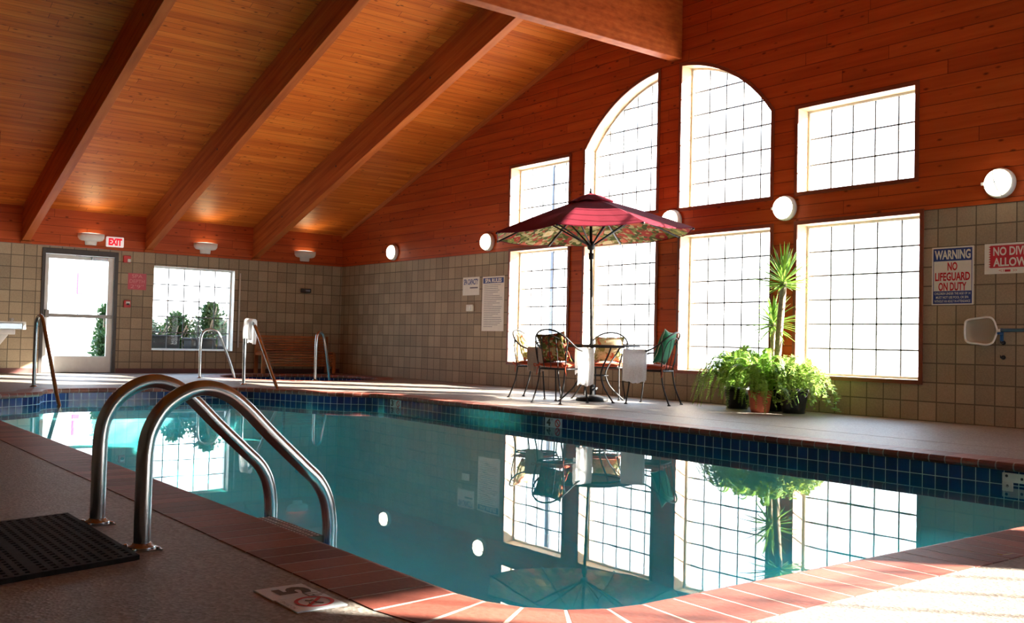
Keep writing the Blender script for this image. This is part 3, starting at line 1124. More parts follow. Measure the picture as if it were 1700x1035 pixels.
# rake trim against window wall
bm = bmesh.new()
for (xa, xb) in ((L + 0.01, RX - 0.1), (RX + 0.1, XN - 0.01)):
    v = []
    for x in (xa, xb):
        for (y, dz) in ((W - 0.05, -0.001), (W - 0.013, -0.001), (W - 0.013, -0.07), (W - 0.03, -0.07)):
            v.append(bm.verts.new((x, y, roof_z(x) + dz)))
    for i in range(4):
        j = (i + 1) % 4
        bm.faces.new((v[i], v[j], v[4 + j], v[4 + i]))
struct('trim_4', bm, M['beam'], label='narrow rake moulding where the ceiling meets the window wall', cat='trim')

# rafters
RW = 0.135
def rafter(y0, label, name='ceiling_rafter'):
    bm = bmesh.new()
    xs = [(L + 0.012, 0.605, 0.0), (RX - 0.08, 0.60, 0.0)]
    v = []
    for x, d, _ in xs:
        zt = roof_z(x) - 0.0005
        v.append([bm.verts.new((x, y, z)) for y, z in ((y0, zt), (y0 + RW, zt), (y0 + RW, zt - d), (y0, zt - d))])
    for i in range(4):
        j = (i + 1) % 4
        bm.faces.new((v[0][i], v[0][j], v[1][j], v[1][i]))
    bm.faces.new(v[0]); bm.faces.new(list(reversed(v[1])))
    o = struct(name, bm, M['beam'], label=label, cat='beam', bevel=0.006)
    o['group'] = 'sloping roof beams of the far slope'
    for x in (-17.2, -15.1, -12.2):
        bm = bmesh.new()
        lathe(bm, [(0.018, 0), (0.018, 0.004)], 10, Matrix.Translation((x, y0, roof_z(x) - 0.33)) @ Matrix.Rotation(PI / 2, 4, 'X'))
        obj('bolt', bm, M['black_plastic'], o)
    bm = bmesh.new()
    box(bm, L + 0.014, L + 0.06, y0 - 0.02, y0 + RW + 0.02, roof_z(L) - 0.64, roof_z(L) - 0.604)
    obj('bearing_block', bm, M['beam'], o, bevel=0.003)
    return o
for y, lb in ((7.84, 'sloping roof beam nearest the window wall'), (5.75, 'middle sloping roof beam, over the exit sign side'), (3.66, 'sloping roof beam at the left, over the door'), (1.57, 'sloping roof beam beyond the picture edge'), (-0.52, 'last sloping roof beam at the left wall')):
    rafter(y, lb)
def rafter_near(y0, label):
    bm = bmesh.new()
    v = []
    for x in (RX + 0.08, XN - 0.01):
        zt = roof_z(x) - 0.0005
        v.append([bm.verts.new((x, y, z)) for y, z in ((y0, zt), (y0 + RW, zt), (y0 + RW, zt - 0.45), (y0, zt - 0.45))])
    for i in range(4):
        j = (i + 1) % 4
        bm.faces.new((v[0][i], v[0][j], v[1][j], v[1][i]))
    bm.faces.new(v[0]); bm.faces.new(list(reversed(v[1])))
    o = struct('ceiling_rafter', bm, M['beam'], label=label, cat='beam')
for y, lb in ((7.84, 'sloping roof beam of the near slope by the window wall'), (5.75, 'sloping roof beam overhead on the near slope'), (3.66, 'sloping roof beam above the camera'), (1.57, 'sloping roof beam of the near slope at the left')):
    rafter_near(y, lb)
# ridge beam
bm = bmesh.new()
box(bm, RX - 0.085, RX + 0.085, YL, W - 0.013, 4.61, roof_z(RX) - 0.03)
struct('ceiling_ridge_beam', bm, M['ridge'], label='deep horizontal ridge beam running to the window wall above the arch', cat='beam', bevel=0.008)

# ---- outside ground
bm = bmesh.new()
vs = [bm.verts.new(q) for q in ((-90, -60, -0.25), (60, -60, -0.25), (60, 90, -0.25), (-90, 90, -0.25))]
bm.faces.new(vs)
# hole for the pool: keep the ground outside the building only
bmesh.ops.delete(bm, geom=bm.faces[:], context='FACES_ONLY')
ring_o = [(-90, -60), (60, -60), (60, 90), (-90, 90)]
ring_i = [(L - .29, YL - .29), (XN + .29, YL - .29), (XN + .29, W + .29), (L - .29, W + .29)]
bm.free()
bm = bmesh.new()
poly_holes(bm, ring_o, [list(reversed(ring_i))], lambda a, b: (a, b, -0.03))
for f in bm.faces:
    f.normal_update()
    if f.normal.z < 0: f.normal_flip()
struct('ground', bm, M['concrete_out'], label='pale paving outside the windows', cat='ground', recalc=False)

# ================================================================== WALL THINGS
FARZ = PI / 2      # local X -> world +y, local -Y -> world +x
def far_loc(y, z): return (L, y, z)
def win_loc(x, z, d=0.0): return (x, W - d, z)

# ---- uplights over the far wall
def uplight(y, label):
    t = thing('wall_uplight', label, 'wall light', (L + 0.015, y, 2.30), FARZ, 'uplights on the far wall')
    def shell(zs, n=20):
        bm = bmesh.new()
        rings = []
        for (hw, dp, z) in zs:
            ring = []
            for k in range(n + 1):
                a = PI * k / n
                ring.append(bm.verts.new((-hw * math.cos(a), -dp * math.sin(a) ** 0.8 if 0 < k < n else 0.0, z)))
            rings.append(ring)
        for A, B in zip(rings, rings[1:]):
            for k in range(n):
                f = bm.faces.new((A[k], A[k + 1], B[k + 1], B[k]))
                f.smooth = True
        bm.faces.new(rings[0])
        return bm, rings
    bm, _ = shell([(0.09, 0.08, -0.01), (0.098, 0.088, 0.0), (0.103, 0.092, 0.056), (0.112, 0.098, 0.063), (0.160, 0.128, 0.066)])
    obj('base', bm, M['white_plastic'], t)
    bm, rings = shell([(0.160, 0.128, 0.066), (0.198, 0.160, 0.080), (0.222, 0.182, 0.12), (0.228, 0.188, 0.19), (0.216, 0.176, 0.19), (0.205, 0.168, 0.172)])
    obj('bowl', bm, M['white_plastic'], t)
    bm, rings = shell([(0.206, 0.169, 0.176), (0.200, 0.163, 0.188), (0.17, 0.14, 0.198), (0.10, 0.09, 0.204)])
    bm.faces.new(rings[-1])
    obj('lens', bm, M['uplight'], t)
    ld = bpy.data.lights.new('uplight_bulb', 'SPOT')
    ld.energy = UPLIGHT_W
    ld.color = (1.0, 0.83, 0.45)
    ld.spot_size = math.radians(105)
    ld.spot_blend = 0.8
    ld.shadow_soft_size = 0.16
    lo = bpy.data.objects.new('uplight_bulb', ld)
    COL.objects.link(lo)
    lo.parent = t
    lo.location = (0, -0.13, 0.26)
    lo.rotation_euler = (PI + 0.75, 0, 0)
    return t
UPLIGHT_W = 7.0
uplight(4.79, 'half-bowl uplight above the exit door, beside the exit sign')
uplight(6.88, 'half-bowl uplight above the far window')
uplight(8.96, 'half-bowl uplight above the wooden bench, nearest the corner')

# ---- exit sign
t = thing('exit_sign', 'white box sign with red EXIT letters above the far door', 'exit sign', (L + 0.016, 5.20, 2.378), FARZ)
bm = bmesh.new()
box(bm, -0.155, 0.155, -0.05, 0.0, -0.093, 0.093)
obj('housing', bm, M['exit_face'], t, bevel=0.018)
lettering(t, 'lettering', [('EXIT', 0.235, 0.132, 0, 0, 0.06)], M['exit_red'], y=-0.0525)

# ---- round wall lamps
def bulkhead(x, z, label):
    t = thing('wall_lamp', label, 'wall light', (x, W - 0.013, z), 0, 'round lamps along the window wall')
    T = Matrix.Rotation(PI / 2, 4, 'X')
    bm = bmesh.new()
    lathe(bm, [(0.150, 0.0), (0.152, 0.02), (0.150, 0.055), (0.138, 0.072), (0.128, 0.072)], 32, T)
    obj('housing', bm, M['white_metal'], t)
    bm = bmesh.new()
    lathe(bm, [(0.133, 0.066), (0.131, 0.09), (0.118, 0.113), (0.09, 0.130), (0.05, 0.139), (0.015, 0.142)], 32, T)
    obj('lens', bm, M['lamp_glass'], t)
    bm = bmesh.new()
    for ang in (0.0, PI / 2):
        pts = []
        for k in range(13):
            a = PI * k / 12
            rr = 0.140 * math.cos(a)
            yy = -0.066 - 0.083 * math.sin(a)
            pts.append((rr * math.cos(ang + 0.3), yy, rr * math.sin(ang + 0.3)))
        tube(bm, pts, 0.0045, 6)
    obj('guard', bm, M['white_metal'], t)
    bm = bmesh.new()
    box(bm, -0.168, -0.135, -0.085, -0.05, -0.012, 0.018)
    obj('latch', bm, M['white_metal'], t, bevel=0.004)
for x, z, lb in ((-16.40, 2.415, 'round lit wall lamp nearest the far corner'), (-13.315, 2.41, 'round lit wall lamp left of the umbrella, above the rules sign'),
                 (-9.13, 2.42, 'round lit wall lamp half hidden behind the umbrella canopy'), (-7.30, 2.418, 'round lit wall lamp above the tall potted plant'),
                 (-4.73, 2.428, 'round lit wall lamp at the right, above the warning sign')):
    bulkhead(x, z, lb)

# ---- signs on the window wall
def board(name, label, x0, x1, z0, z1, base=M['sign_white'], loc=None, rotz=0.0, cat='sign', th=0.004):
    w, h = x1 - x0, z1 - z0
    t = thing(name, label, cat, loc or ((x0 + x1) / 2, W, (z0 + z1) / 2), rotz)
    bm = bmesh.new()
    box(bm, -w / 2, w / 2, -th, 0, -h / 2, h / 2)
    obj('board', bm, base, t)
    return t, w, h
def panel(t, name, mat, x0, x1, z0, z1, y=-0.005):
    bm = bmesh.new()
    box(bm, x0, x1, y - 0.0006, -0.0038, z0, z1)
    return obj(name, bm, mat, t)

t, w, h = board('warning_sign', 'white and blue sign reading WARNING NO LIFEGUARD ON DUTY', -5.455, -5.008, 1.222, 1.826)
panel(t, 'blue_band', M['sign_blue'], -0.208, 0.208, 0.155, 0.287)
panel(t, 'blue_panel', M['sign_blue'], -0.208, 0.208, -0.290, -0.158)
for (x0, x1, z0, z1) in ((-0.208, -0.202, -0.158, 0.155), (0.202, 0.208, -0.158, 0.155)):
    bm = bmesh.new()
    box(bm, x0, x1, -0.0052, -0.0038, z0, z1)
    obj('border_line', bm, M['sign_blue'], t)
lettering(t, 'heading_lettering', [('WARNING', 0.385, 0.098, 0, 0.221, 0.035)], M['sign_white'], y=-0.0066)
lettering(t, 'red_lettering', [('NO', 0.105, 0.088, 0.0, 0.098, 0.03), ('LIFEGUARD', 0.375, 0.088, 0, -0.008, 0.03), ('ON DUTY', 0.300, 0.088, 0.0, -0.112, 0.03)], M['sign_letter_red'], y=-0.0056)
lettering(t, 'small_lettering', [('CHILDREN UNDER THE AGE OF 14', 0.385, 0.026, 0, -0.184, 0.01), ('MUST NOT USE POOL OR SPA', 0.35, 0.026, 0, -0.224, 0.01), ('WITHOUT AN ADULT IN ATTENDANCE', 0.385, 0.026, 0, -0.264, 0.01)], M['sign_white'], y=-0.0066)

t, w, h = board('no_diving_sign', 'red and white sign reading NO DIVING ALLOWED at the picture edge', -4.897, -4.29, 1.524, 1.829)
panel(t, 'red_panel', M['sign_red'], -0.245, 0.245, -0.092, 0.132)
bm = bmesh.new()
for k in range(9):   # ragged left edge
    z = -0.092 + 0.224 * (k + 0.5) / 9
    v = [bm.verts.new(q) for q in ((-0.2449, -0.0056, z - 0.008), (-0.262, -0.0056, z), (-0.2449, -0.0056, z + 0.008))]
    bm.faces.new(v)
obj('ragged_edge', bm, M['sign_red'], t)
lettering(t, 'lettering', [('NO DIVING', 0.44, 0.088, 0.005, 0.073, 0.03), ('ALLOWED', 0.44, 0.088, 0.005, -0.036, 0.03)], M['sign_white'], y=-0.0066)
lettering(t, 'left_mark', [('<( )', 0.05, 0.026, -0.135, -0.122, 0.02)], M['sign_letter_red'], y=-0.0056)
lettering(t, 'right_mark', [('>>', 0.04, 0.022, 0.0, -0.122, 0.0)], M['sign_letter_red'], y=-0.0056)
panel(t, 'red_mark', M['sign_red'], -0.10, -0.045, -0.134, -0.112)

t, w, h = board('spa_capacity_sign', 'small cream sign reading SPA CAPACITY on the block wall', -14.075, -13.585, 1.525, 1.838)
lettering(t, 'lettering', [('SPA CAPACITY', 0.43, 0.10, 0, 0.075, 0.03)], M['sign_blue'], y=-0.0050)
panel(t, 'printed_line', M['sign_text'], -0.03, 0.20, -0.040, -0.016)

t, w, h = board('spa_rules_sign', 'tall cream SPA RULES notice with a dark blue heading', -13.492, -12.88, 0.909, 1.829)
panel(t, 'heading_band', M['sign_blue'], -0.285, 0.285, 0.345, 0.435)
lettering(t, 'heading_lettering', [('SPA RULES', 0.46, 0.068, 0, 0.39, 0.035)], M['sign_white'], y=-0.0066)
bm = bmesh.new()
for k in range(24):
    z = 0.315 - k * 0.0305
    ln = rnd.uniform(0.34, 0.52)
    if k % 6 == 5: ln = 0.25
    box(bm, -0.255, -0.255 + ln, -0.0048, -0.0038, z - 0.0035, z + 0.0035)
obj('printed_lines', bm, M['sign_text'], t)

t = thing('switch_plate', 'small beige switch plate below the SPA CAPACITY sign', 'switch', (-13.83, W, 1.305))
bm = bmesh.new()
box(bm, -0.10, 0.10, -0.03, 0, -0.058, 0.058)
obj('plate', bm, M['cream'], t, bevel=0.006)
bm = bmesh.new()
box(bm, 0.02, 0.06, -0.045, -0.03, -0.03, 0.03)
obj('toggle', bm, M['white_plastic'], t, bevel=0.003)

# ---- net on a pole, resting on wall hooks
t = thing('leaf_skimmer_net', 'pale skimmer net on a blue pole hung on the wall at right', 'pool net', (-4.90, W - 0.06, 0.955))
fr = smoothpath([(-0.165, 0, 0.05), (-0.14, 0, 0.105), (-0.02, 0, 0.125), (0.075, 0, 0.135), (0.125, 0, 0.105), (0.15, 0, 0.045), (0.162, 0, 0.0), (0.15, 0, -0.045), (0.12, 0, -0.115), (0.06, 0, -0.14), (-0.03, 0, -0.132), (-0.13, 0, -0.12), (-0.162, 0, -0.075)], 5, True)
bm = bmesh.new()
tube(bm, fr, 0.010, 8, closed=True)
obj('rim', bm, M['white_plastic'], t)
bm = bmesh.new()
n = len(fr)
rings = []
for s, d in ((0.98, 0.0), (0.90, 0.022), (0.7, 0.034), (0.4, 0.040)):
    rings.append([bm.verts.new((p.x * s, d, p.z * s)) for p in fr])
for A, B in zip(rings, rings[1:]):
    for k in range(n):
        bm.faces.new((A[k], A[(k + 1) % n], B[(k + 1) % n], B[k]))
bm.faces.new(rings[-1])
obj('netting', bm, M['net'], t, smooth=True)
bm = bmesh.new()
tube(bm, [(0.16, 0, 0.0), (0.205, 0, 0.004)], 0.016, 10)
obj('socket', bm, M['white_plastic'], t)
bm = bmesh.new()
tube(bm, [(0.20, 0, 0.004), (2.4, 0, 0.02)], 0.017, 12)
obj('pole', bm, M['blue_metal'], t)
def hook(x, z, label, m):
    h = thing('wall_hook', label, 'hook', (x, W, z), 0)
    bm = bmesh.new()
    lathe(bm, [(0.022, 0), (0.022, 0.008)], 14, Matrix.Rotation(PI / 2, 4, 'X'))
    obj('rose', bm, m, h)
    bm = bmesh.new()
    tube(bm, smoothpath([(0, -0.006, 0), (0, -0.04, -0.006), (0, -0.062, 0.0), (0, -0.066, 0.02)], 4), 0.006, 8)
    obj('prong', bm, m, h)
hook(-4.70, 0.835, 'dark wall hook just below the blue net pole', M['black_plastic'])
hook(-4.70, 0.69, 'lowest small dark wall hook below the net pole', M['black_plastic'])
h = thing('pole_bracket', 'blue bracket fixing on the wall beside the skimmer net', 'bracket', (-4.715, W, 0.905))
bm = bmesh.new()
box(bm, -0.014, 0.014, -0.022, 0, -0.055, 0.075)
obj('backplate', bm, M['blue_metal'], h, bevel=0.003)
bm = bmesh.new()
box(bm, -0.014, 0.014, -0.082, -0.022, 0.012, 0.034)
obj('arm', bm, M['blue_metal'], h, bevel=0.003)

# ---- far wall small things
t, w, h = board('spa_depth_sign', 'red square sign reading SPA DEPTH between the door and window', 0, 0.33, 0, 0.30, M['sign_rose'], (L, 5.63, 1.685), FARZ)
lettering(t, 'lettering', [('SPA', 0.19, 0.066, 0, 0.098, 0.0), ('DEPTH', 0.27, 0.066, 0, 0.004, 0.0), ("2'9\"", 0.24, 0.066, 0, -0.092, 0.0)], M['sign_pink'], y=-0.0048)
t = thing('fire_strobe', 'red fire alarm strobe high beside the exit door', 'fire alarm', (L, 5.43, 2.085), FARZ)
bm = bmesh.new(); box(bm, -0.065, 0.065, -0.045, 0, -0.065, 0.065); obj('housing', bm, M['red_plastic'], t, bevel=0.01)
bm = bmesh.new(); box(bm, 0.0, 0.055, -0.075, -0.045, -0.055, 0.005); obj('flash_lens', bm, M['white_plastic'], t, bevel=0.008)
t = thing('fire_pull_station', 'small red fire pull station below the SPA DEPTH sign', 'fire alarm', (L, 5.46, 1.265), FARZ)
bm = bmesh.new(); box(bm, -0.06, 0.06, -0.04, 0, -0.065, 0.065); obj('housing', bm, M['red_plastic'], t, bevel=0.008)
bm = bmesh.new(); box(bm, -0.03, 0.045, -0.05, -0.04, -0.005, 0.045); obj('label_plate', bm, M['white_plastic'], t, bevel=0.004)
bm = bmesh.new(); box(bm, -0.02, 0.03, -0.062, -0.04, -0.02, 0.01); obj('pull_handle', bm, M['black_plastic'], t, bevel=0.003)
t = thing('wall_sensor', 'small dark sensor box on the far wall above the bench', 'sensor', (L, 9.01, 1.69), FARZ)
bm = bmesh.new(); box(bm, -0.11, 0.11, -0.05, 0, -0.042, 0.042); obj('case', bm, M['black_plastic'], t, bevel=0.01)
bm = bmesh.new(); box(bm, -0.02, 0.08, -0.056, -0.05, -0.018, 0.018); obj('face_plate', bm, M['grey_post'], t, bevel=0.002)

# ---- drinking fountain on the partition at the left edge
t = thing('drinking_fountain', 'white and grey drinking fountain at the left picture edge', 'drinking fountain', (-16.75, 2.816, 0.0))
bm = bmesh.new()
box(bm, -0.22, 0.22, 0, 0.52, 0.745, 0.845)
obj('basin_body', bm, M['steel'], t, bevel=0.012)
bm = bmesh.new()
box(bm, -0.235, 0.235, 0, 0.535, 0.845, 0.868)
box(bm, -0.235, 0.235, 0.515, 0.56, 0.745, 0.868)
obj('basin_rim', bm, M['white_plastic'], t, bevel=0.008)
bm = bmesh.new()
box(bm, -0.20, 0.20, 0, 0.42, 0.665, 0.744)
obj('lower_tray', bm, M['white_plastic'], t, bevel=0.012)
bm = bmesh.new()
v = [bm.verts.new(q) for q in ((-.19, 0, .664), (.19, 0, .664), (.19, .33, .664), (-.19, .33, .664), (-.15, 0, .40), (.15, 0, .40), (.15, .15, .40), (-.15, .15, .40))]
for f in ((0, 1, 2, 3), (7, 6, 5, 4), (0, 4, 5, 1), (1, 5, 6, 2), (2, 6, 7, 3), (3, 7, 4, 0)): bm.faces.new([v[i] for i in f])
obj('apron', bm, M['white_plastic'], t, bevel=0.012)
bm = bmesh.new()
lathe(bm, [(0.022, 0.868), (0.022, 0.885), (0.030, 0.892), (0.026, 0.915), (0.012, 0.92)], 14, Matrix.Translation((0, 0.40, 0)))
obj('bubbler', bm, M['white_plastic'], t)

# ---- slatted bench at the far wall
t = thing('slatted_bench', 'long reddish slatted wooden bench against the far wall behind the spa', 'bench', (L + 0.02, 8.72, 0.0), FARZ)
BW = 0.79
bm = bmesh.new()
for k in range(5):
    z = 0.455 + k * 0.050
    box(bm, -BW + 0.06, BW - 0.06, -0.055, -0.03, z, z + 0.036)
box(bm, -BW + .06, BW - .06, -0.065, -0.025, 0.705, 0.755)
obj('backrest', bm, M['bench'], t, bevel=0.004)
bm = bmesh.new()
for k in range(6):
    y = -0.10 - k * 0.058
    box(bm, -BW + 0.02, BW - 0.02, y - 0.048, y, 0.415, 0.44)
obj('seat', bm, M['bench'], t, bevel=0.004)
bm = bmesh.new()
for k in range(5):
    z = 0.15 + k * 0.052
    box(bm, -BW + .06, BW - .06, -0.415, -0.392, z, z + 0.038)
obj('front_slats', bm, M['bench'], t, bevel=0.003)
for s in (-1, 1):
    bm = bmesh.new()
    box(bm, s * (BW - 0.03) - 0.035, s * (BW - 0.03) + 0.035, -0.07, -0.02, 0.0, 0.755)
    box(bm, s * (BW - 0.03) - 0.035, s * (BW - 0.03) + 0.035, -0.425, -0.375, 0.0, 0.414)
    box(bm, s * (BW - 0.03) - 0.03, s * (BW - 0.03) + 0.03, -0.375, -0.07, 0.36, 0.412)
    obj('leg', bm, M['bench'], t, bevel=0.004)

# ================================================================== RAILS, LADDER, MATS
def rail_profile(pts, r, n=6):
    return smoothpath(pts, n)
# near ladder
t = thing('pool_ladder', 'large stainless steel pool ladder with twin curved rails in the foreground', 'pool ladder', (-3.635, 1.07, 0.0))
prof = [(0, -0.06), (0, 0.10), (0, 0.22), (0.002, 0.33), (0.018, 0.405), (0.062, 0.475), (0.13, 0.522), (0.20, 0.537), (0.275, 0.518), (0.345, 0.468), (0.455, 0.36), (0.575, 0.248), (0.64, 0.186), (0.678, 0.12), (0.695, 0.04), (0.698, -0.06), (0.698, -0.5), (0.698, -0.95)]
for sx in (-0.265, 0.265):
    bm = bmesh.new()
    tube(bm, smoothpath([(sx, a, b) for a, b in prof], 6), 0.0275, 20)
    rail = obj('rail', bm, M['steel'], t)
    bm = bmesh.new()
    tube(bm, [(sx, 0.698, -0.955), (sx, 0.698, -0.99)], 0.034, 14)
    obj('end_cap', bm, M['white_plastic'], rail)
    bm = bmesh.new()
    box(bm, sx - 0.058, sx + 0.058, -0.052, 0.052, 0.0, 0.005)
    lathe(bm, [(0.046, 0.005), (0.043, 0.011), (0.032, 0.015), (0.029, 0.022)], 24, Matrix.Translation((sx, 0, 0)))
    for (a, b) in ((0.046, 0.04), (-0.046, 0.04), (0.046, -0.04), (-0.046, -0.04)):
        lathe(bm, [(0.008, 0.005), (0.008, 0.010), (0.005, 0.012)], 8, Matrix.Translation((sx + a, b, 0)))
    obj('anchor_plate', bm, M['steel'], t)
for z in (-0.03, -0.36, -0.68):
    bm = bmesh.new()
    box(bm, -0.236, 0.236, 0.575, 0.690, z - 0.03, z)
    n0 = len(bm.faces)
    for i in range(19):
        for j in range(4):
            lathe(bm, [(0.0055, z - 0.001), (0.0045, z + 0.003)], 8, Matrix.Translation((-0.222 + i * 0.0246, 0.594 + j * 0.026, 0)))
    bm.faces.ensure_lookup_table()
    for f in bm.faces[n0:]: f.material_index = 1
    obj('step', bm, [M['step_brown'], M['white_plastic']], t)

# far step rails (into the pool) and the spa rails
def steprail(name, label, loc, pts, rotz, r, cat='handrail', group=None, foot=True):
    t = thing(name, label, cat, loc, rotz, group)
    bm = bmesh.new()
    tube(bm, smoothpath([(a, 0, b) for a, b in pts], 6), r, 14)
    obj('rail', bm, M['steel'], t)
    bm = bmesh.new()
    lathe(bm, [(0.05, 0.0), (0.048, 0.008), (0.03, 0.018), (r + .002, 0.022)], 20)
    obj('foot_flange', bm, M['steel'], t)
    return t
PR = [(0.0, -0.05), (0.0, 0.3), (0.0, 0.62), (0.015, 0.80), (0.07, 0.89), (0.18, 0.925), (0.30, 0.905), (0.40, 0.83), (0.60, 0.62), (0.92, 0.28), (1.20, -0.02), (1.38, -0.19), (1.42, -0.28), (1.42, -0.75)]
steprail('step_handrail', 'bare stainless handrail at the pool steps before the exit door', (-13.90, 2.96, 0), PR, 0, 0.024, group='handrails of the pool steps')
steprail('step_handrail', 'stainless handrail at the pool steps with a towel over its top', (-14.02, 5.86, 0), PR, 0, 0.024, group='handrails of the pool steps')
PS = [(0.0, -0.05), (0.0, 0.3), (0.0, 0.62), (0.03, 0.76), (0.11, 0.82), (0.22, 0.81), (0.30, 0.74), (0.42, 0.46), (0.53, 0.16), (0.58, -0.05), (0.60, -0.45)]
steprail('spa_handrail', 'small spa handrail in front of the far window', (-16.42, 6.08, 0), PS, math.radians(72), 0.024, group='handrails of the spa')
steprail('spa_handrail', 'small spa handrail in front of the wooden bench', (-15.32, 7.68, 0), PS, math.radians(128), 0.024, group='handrails of the spa')

# rubber mats with drain holes, slightly skewed where they lie
def mat(label, x0, x1, y0, y1, shear):
    t = tag(bpy.data.objects.new('drainage_mat', None), label, 'mat', 'rubber mats by the ladder')
    COL.objects.link(t)
    bm = bmesh.new()
    def pbox(a0, a1, b0, b1, z0, z1):
        vs = box(bm, a0, a1, b0, b1, z0, z1)
        for v in vs: v.co.x += (1.0 - v.co.y) * shear
    nx = int((x1 - x0) / 0.036)
    ny = int((y1 - y0) / 0.030)
    for i in range(nx + 1):
        x = x0 + (x1 - x0) * i / nx
        pbox(x - 0.010, x + 0.010, y0, y1, 0.0, 0.0155)
    for j in range(ny + 1):
        y = y0 + (y1 - y0) * j / ny
        pbox(x0 - 0.010, x1 + 0.010, y - 0.0085, y + 0.0085, 0.001, 0.016)
    obj('rubber_grid', bm, M['black_rubber'], t)
    return t
mat('black rubber drainage mat beside the ladder foot', -4.09, -3.215, 0.705, 1.005, 0.27)
mat('black rubber drainage mat cut off by the left picture edge', -4.09, -3.215, 0.10, 0.688, 0.27)

# depth tile set into the deck
t = thing('depth_floor_tile', 'white 5 FT no-diving depth tile on the near deck', 'depth sign', (-2.515, 1.232, 0.0))
DT = Matrix.Rotation(0.03, 4, 'Z')
bm = bmesh.new()
box(bm, -0.135, 0.0, -0.076, 0.072, -0.002, 0.0035)
box(bm, 0.0015, 0.138, -0.072, 0.076, -0.002, 0.0035)
obj('tile', bm, M['floor_sign'], t, bevel=0.0015)
def flat_text(parent, name, items, mat, z=0.0042):
    bm = bmesh.new()
    for (s, w, h, cx, cy, spin, bold) in items:
        b2 = bmesh.new()
        text_bm(b2, s, w, h, 0, 0, 0, bold)
        for f in b2.faces:
            vs = []
            for v in f.verts:
                x, y = v.co.x, v.co.z
                vs.append(bm.verts.new((cx + x * math.cos(spin) - y * math.sin(spin), cy + x * math.sin(spin) + y * math.cos(spin), z)))
            bm.faces.new(vs)
        b2.free()
    for f in bm.faces:
        f.normal_update()
        if f.normal.z < 0: f.normal_flip()
    return obj(name, bm, mat, parent, recalc=False)
flat_text(t, 'numeral', [('5', 0.075, 0.098, -0.068, 0.010, PI, 0.05)], M['sign_black'])
flat_text(t, 'small_lettering', [('FT', 0.042, 0.042, -0.008, 0.044, PI, 0.01), ('NO DIVING', 0.085, 0.012, 0.065, -0.062, PI, 0.0)], M['sign_text'])
def no_symbol(bm, cx, cy, r, z, flip=1):
    n = 32
    def q(x, y): return bm.verts.new((cx + x, cy + y, z))
    for k in range(n):
        a0, a1 = 2 * PI * k / n, 2 * PI * (k + 1) / n
        bm.faces.new([q(r * math.cos(a0), r * math.sin(a0)), q(r * math.cos(a1), r * math.sin(a1)), q(.8 * r * math.cos(a1), .8 * r * math.sin(a1)), q(.8 * r * math.cos(a0), .8 * r * math.sin(a0))])
    d, e = r * 0.62, r * 0.075
    bm.faces.new([q(-d - e, d - e), q(-d + e, d + e), q(d + e, -d + e), q(d - e, -d - e)])
bm = bmesh.new()
no_symbol(bm, 0.068, 0.012, 0.054, 0.0046)
for f in bm.faces:
    f.normal_update()
    if f.normal.z < 0: f.normal_flip()
obj('prohibition_ring', bm, M['sign_letter_red'], t, recalc=False)
bm = bmesh.new()
tube(bm, smoothpath([(0.046, -0.004, 0.0037), (0.062, 0.012, 0.0037), (0.078, 0.014, 0.0037), (0.092, 0.028, 0.0037)], 4), 0.0022, 6)
tube(bm, [(0.062, 0.012, 0.0037), (0.072, -0.004, 0.0037), (0.086, -0.008, 0.0037)], 0.002, 6)
lathe(bm, [(0.006, 0.0034), (0.005, 0.0045)], 12, Matrix.Translation((0.050, 0.014, 0)))
obj('diver_mark', bm, M['sign_text'], t)

# depth tiles in the waterline opposite
def wall_depth(label, num, x):
    yy = PY1 + 0.012
    t = thing('depth_wall_tile', label, 'depth sign', (x, yy, -0.105), 0, 'depth tiles in the waterline')
    bm = bmesh.new()
    box(bm, -0.135, 0.135, -0.006, 0, -0.05, 0.052)
    obj('tile', bm, M['floor_sign'], t, bevel=0.001)
    lettering(t, 'numeral', [(num, 0.065, 0.078, -0.075, 0.003, 0.05)], M['sign_black'], y=-0.0072)
    lettering(t, 'small_lettering', [('FT', 0.028, 0.024, -0.018, 0.028, 0.02)], M['sign_text'], y=-0.0072)
    bm = bmesh.new()
    ring_xz(bm, 0.07, 0.0, 0.030, 0.042, -0.0076)
    v = [bm.verts.new(q) for q in ((0.07 - .03, -0.0078, .022), (0.07 - .022, -0.0078, .03), (0.07 + .03, -0.0078, -.022), (0.07 + .022, -0.0078, -.03))]
    bm.faces.new(v)
    for f in bm.faces:
        f.normal_update()
        if f.normal.y > 0: f.normal_flip()
    obj('prohibition_ring', bm, M['sign_letter_red'], t, recalc=False)
wall_depth('small 3 FT depth tile in the waterline near the far corner', '3', -11.0)
wall_depth('small 4 FT depth tile in the waterline below the patio chairs', '4', -7.833)

# rope anchor plate at the right edge
t = thing('rope_anchor_plate', 'stained white anchor plate on the waterline tiles at the right edge', 'anchor plate', (-3.056, PY1 + 0.012, -0.10))
bm = bmesh.new()
box(bm, -0.13, 0.30, -0.012, 0, -0.03, 0.032)
box(bm, -0.13, -0.06, -0.0125, 0, -0.09, -0.03)
obj('plate', bm, M['cream'], t, bevel=0.003)
for (x, z) in ((-0.10, 0.012), (0.0, 0.0), (-0.095, -0.055), (0.12, 0.0)):
    bm = bmesh.new()
    lathe(bm, [(0.010, 0.0125), (0.009, 0.0145)], 10, Matrix.Translation((x, 0, z)) @ Matrix.Rotation(PI / 2, 4, 'X'))
    obj('screw', bm, M['black_plastic'], t)

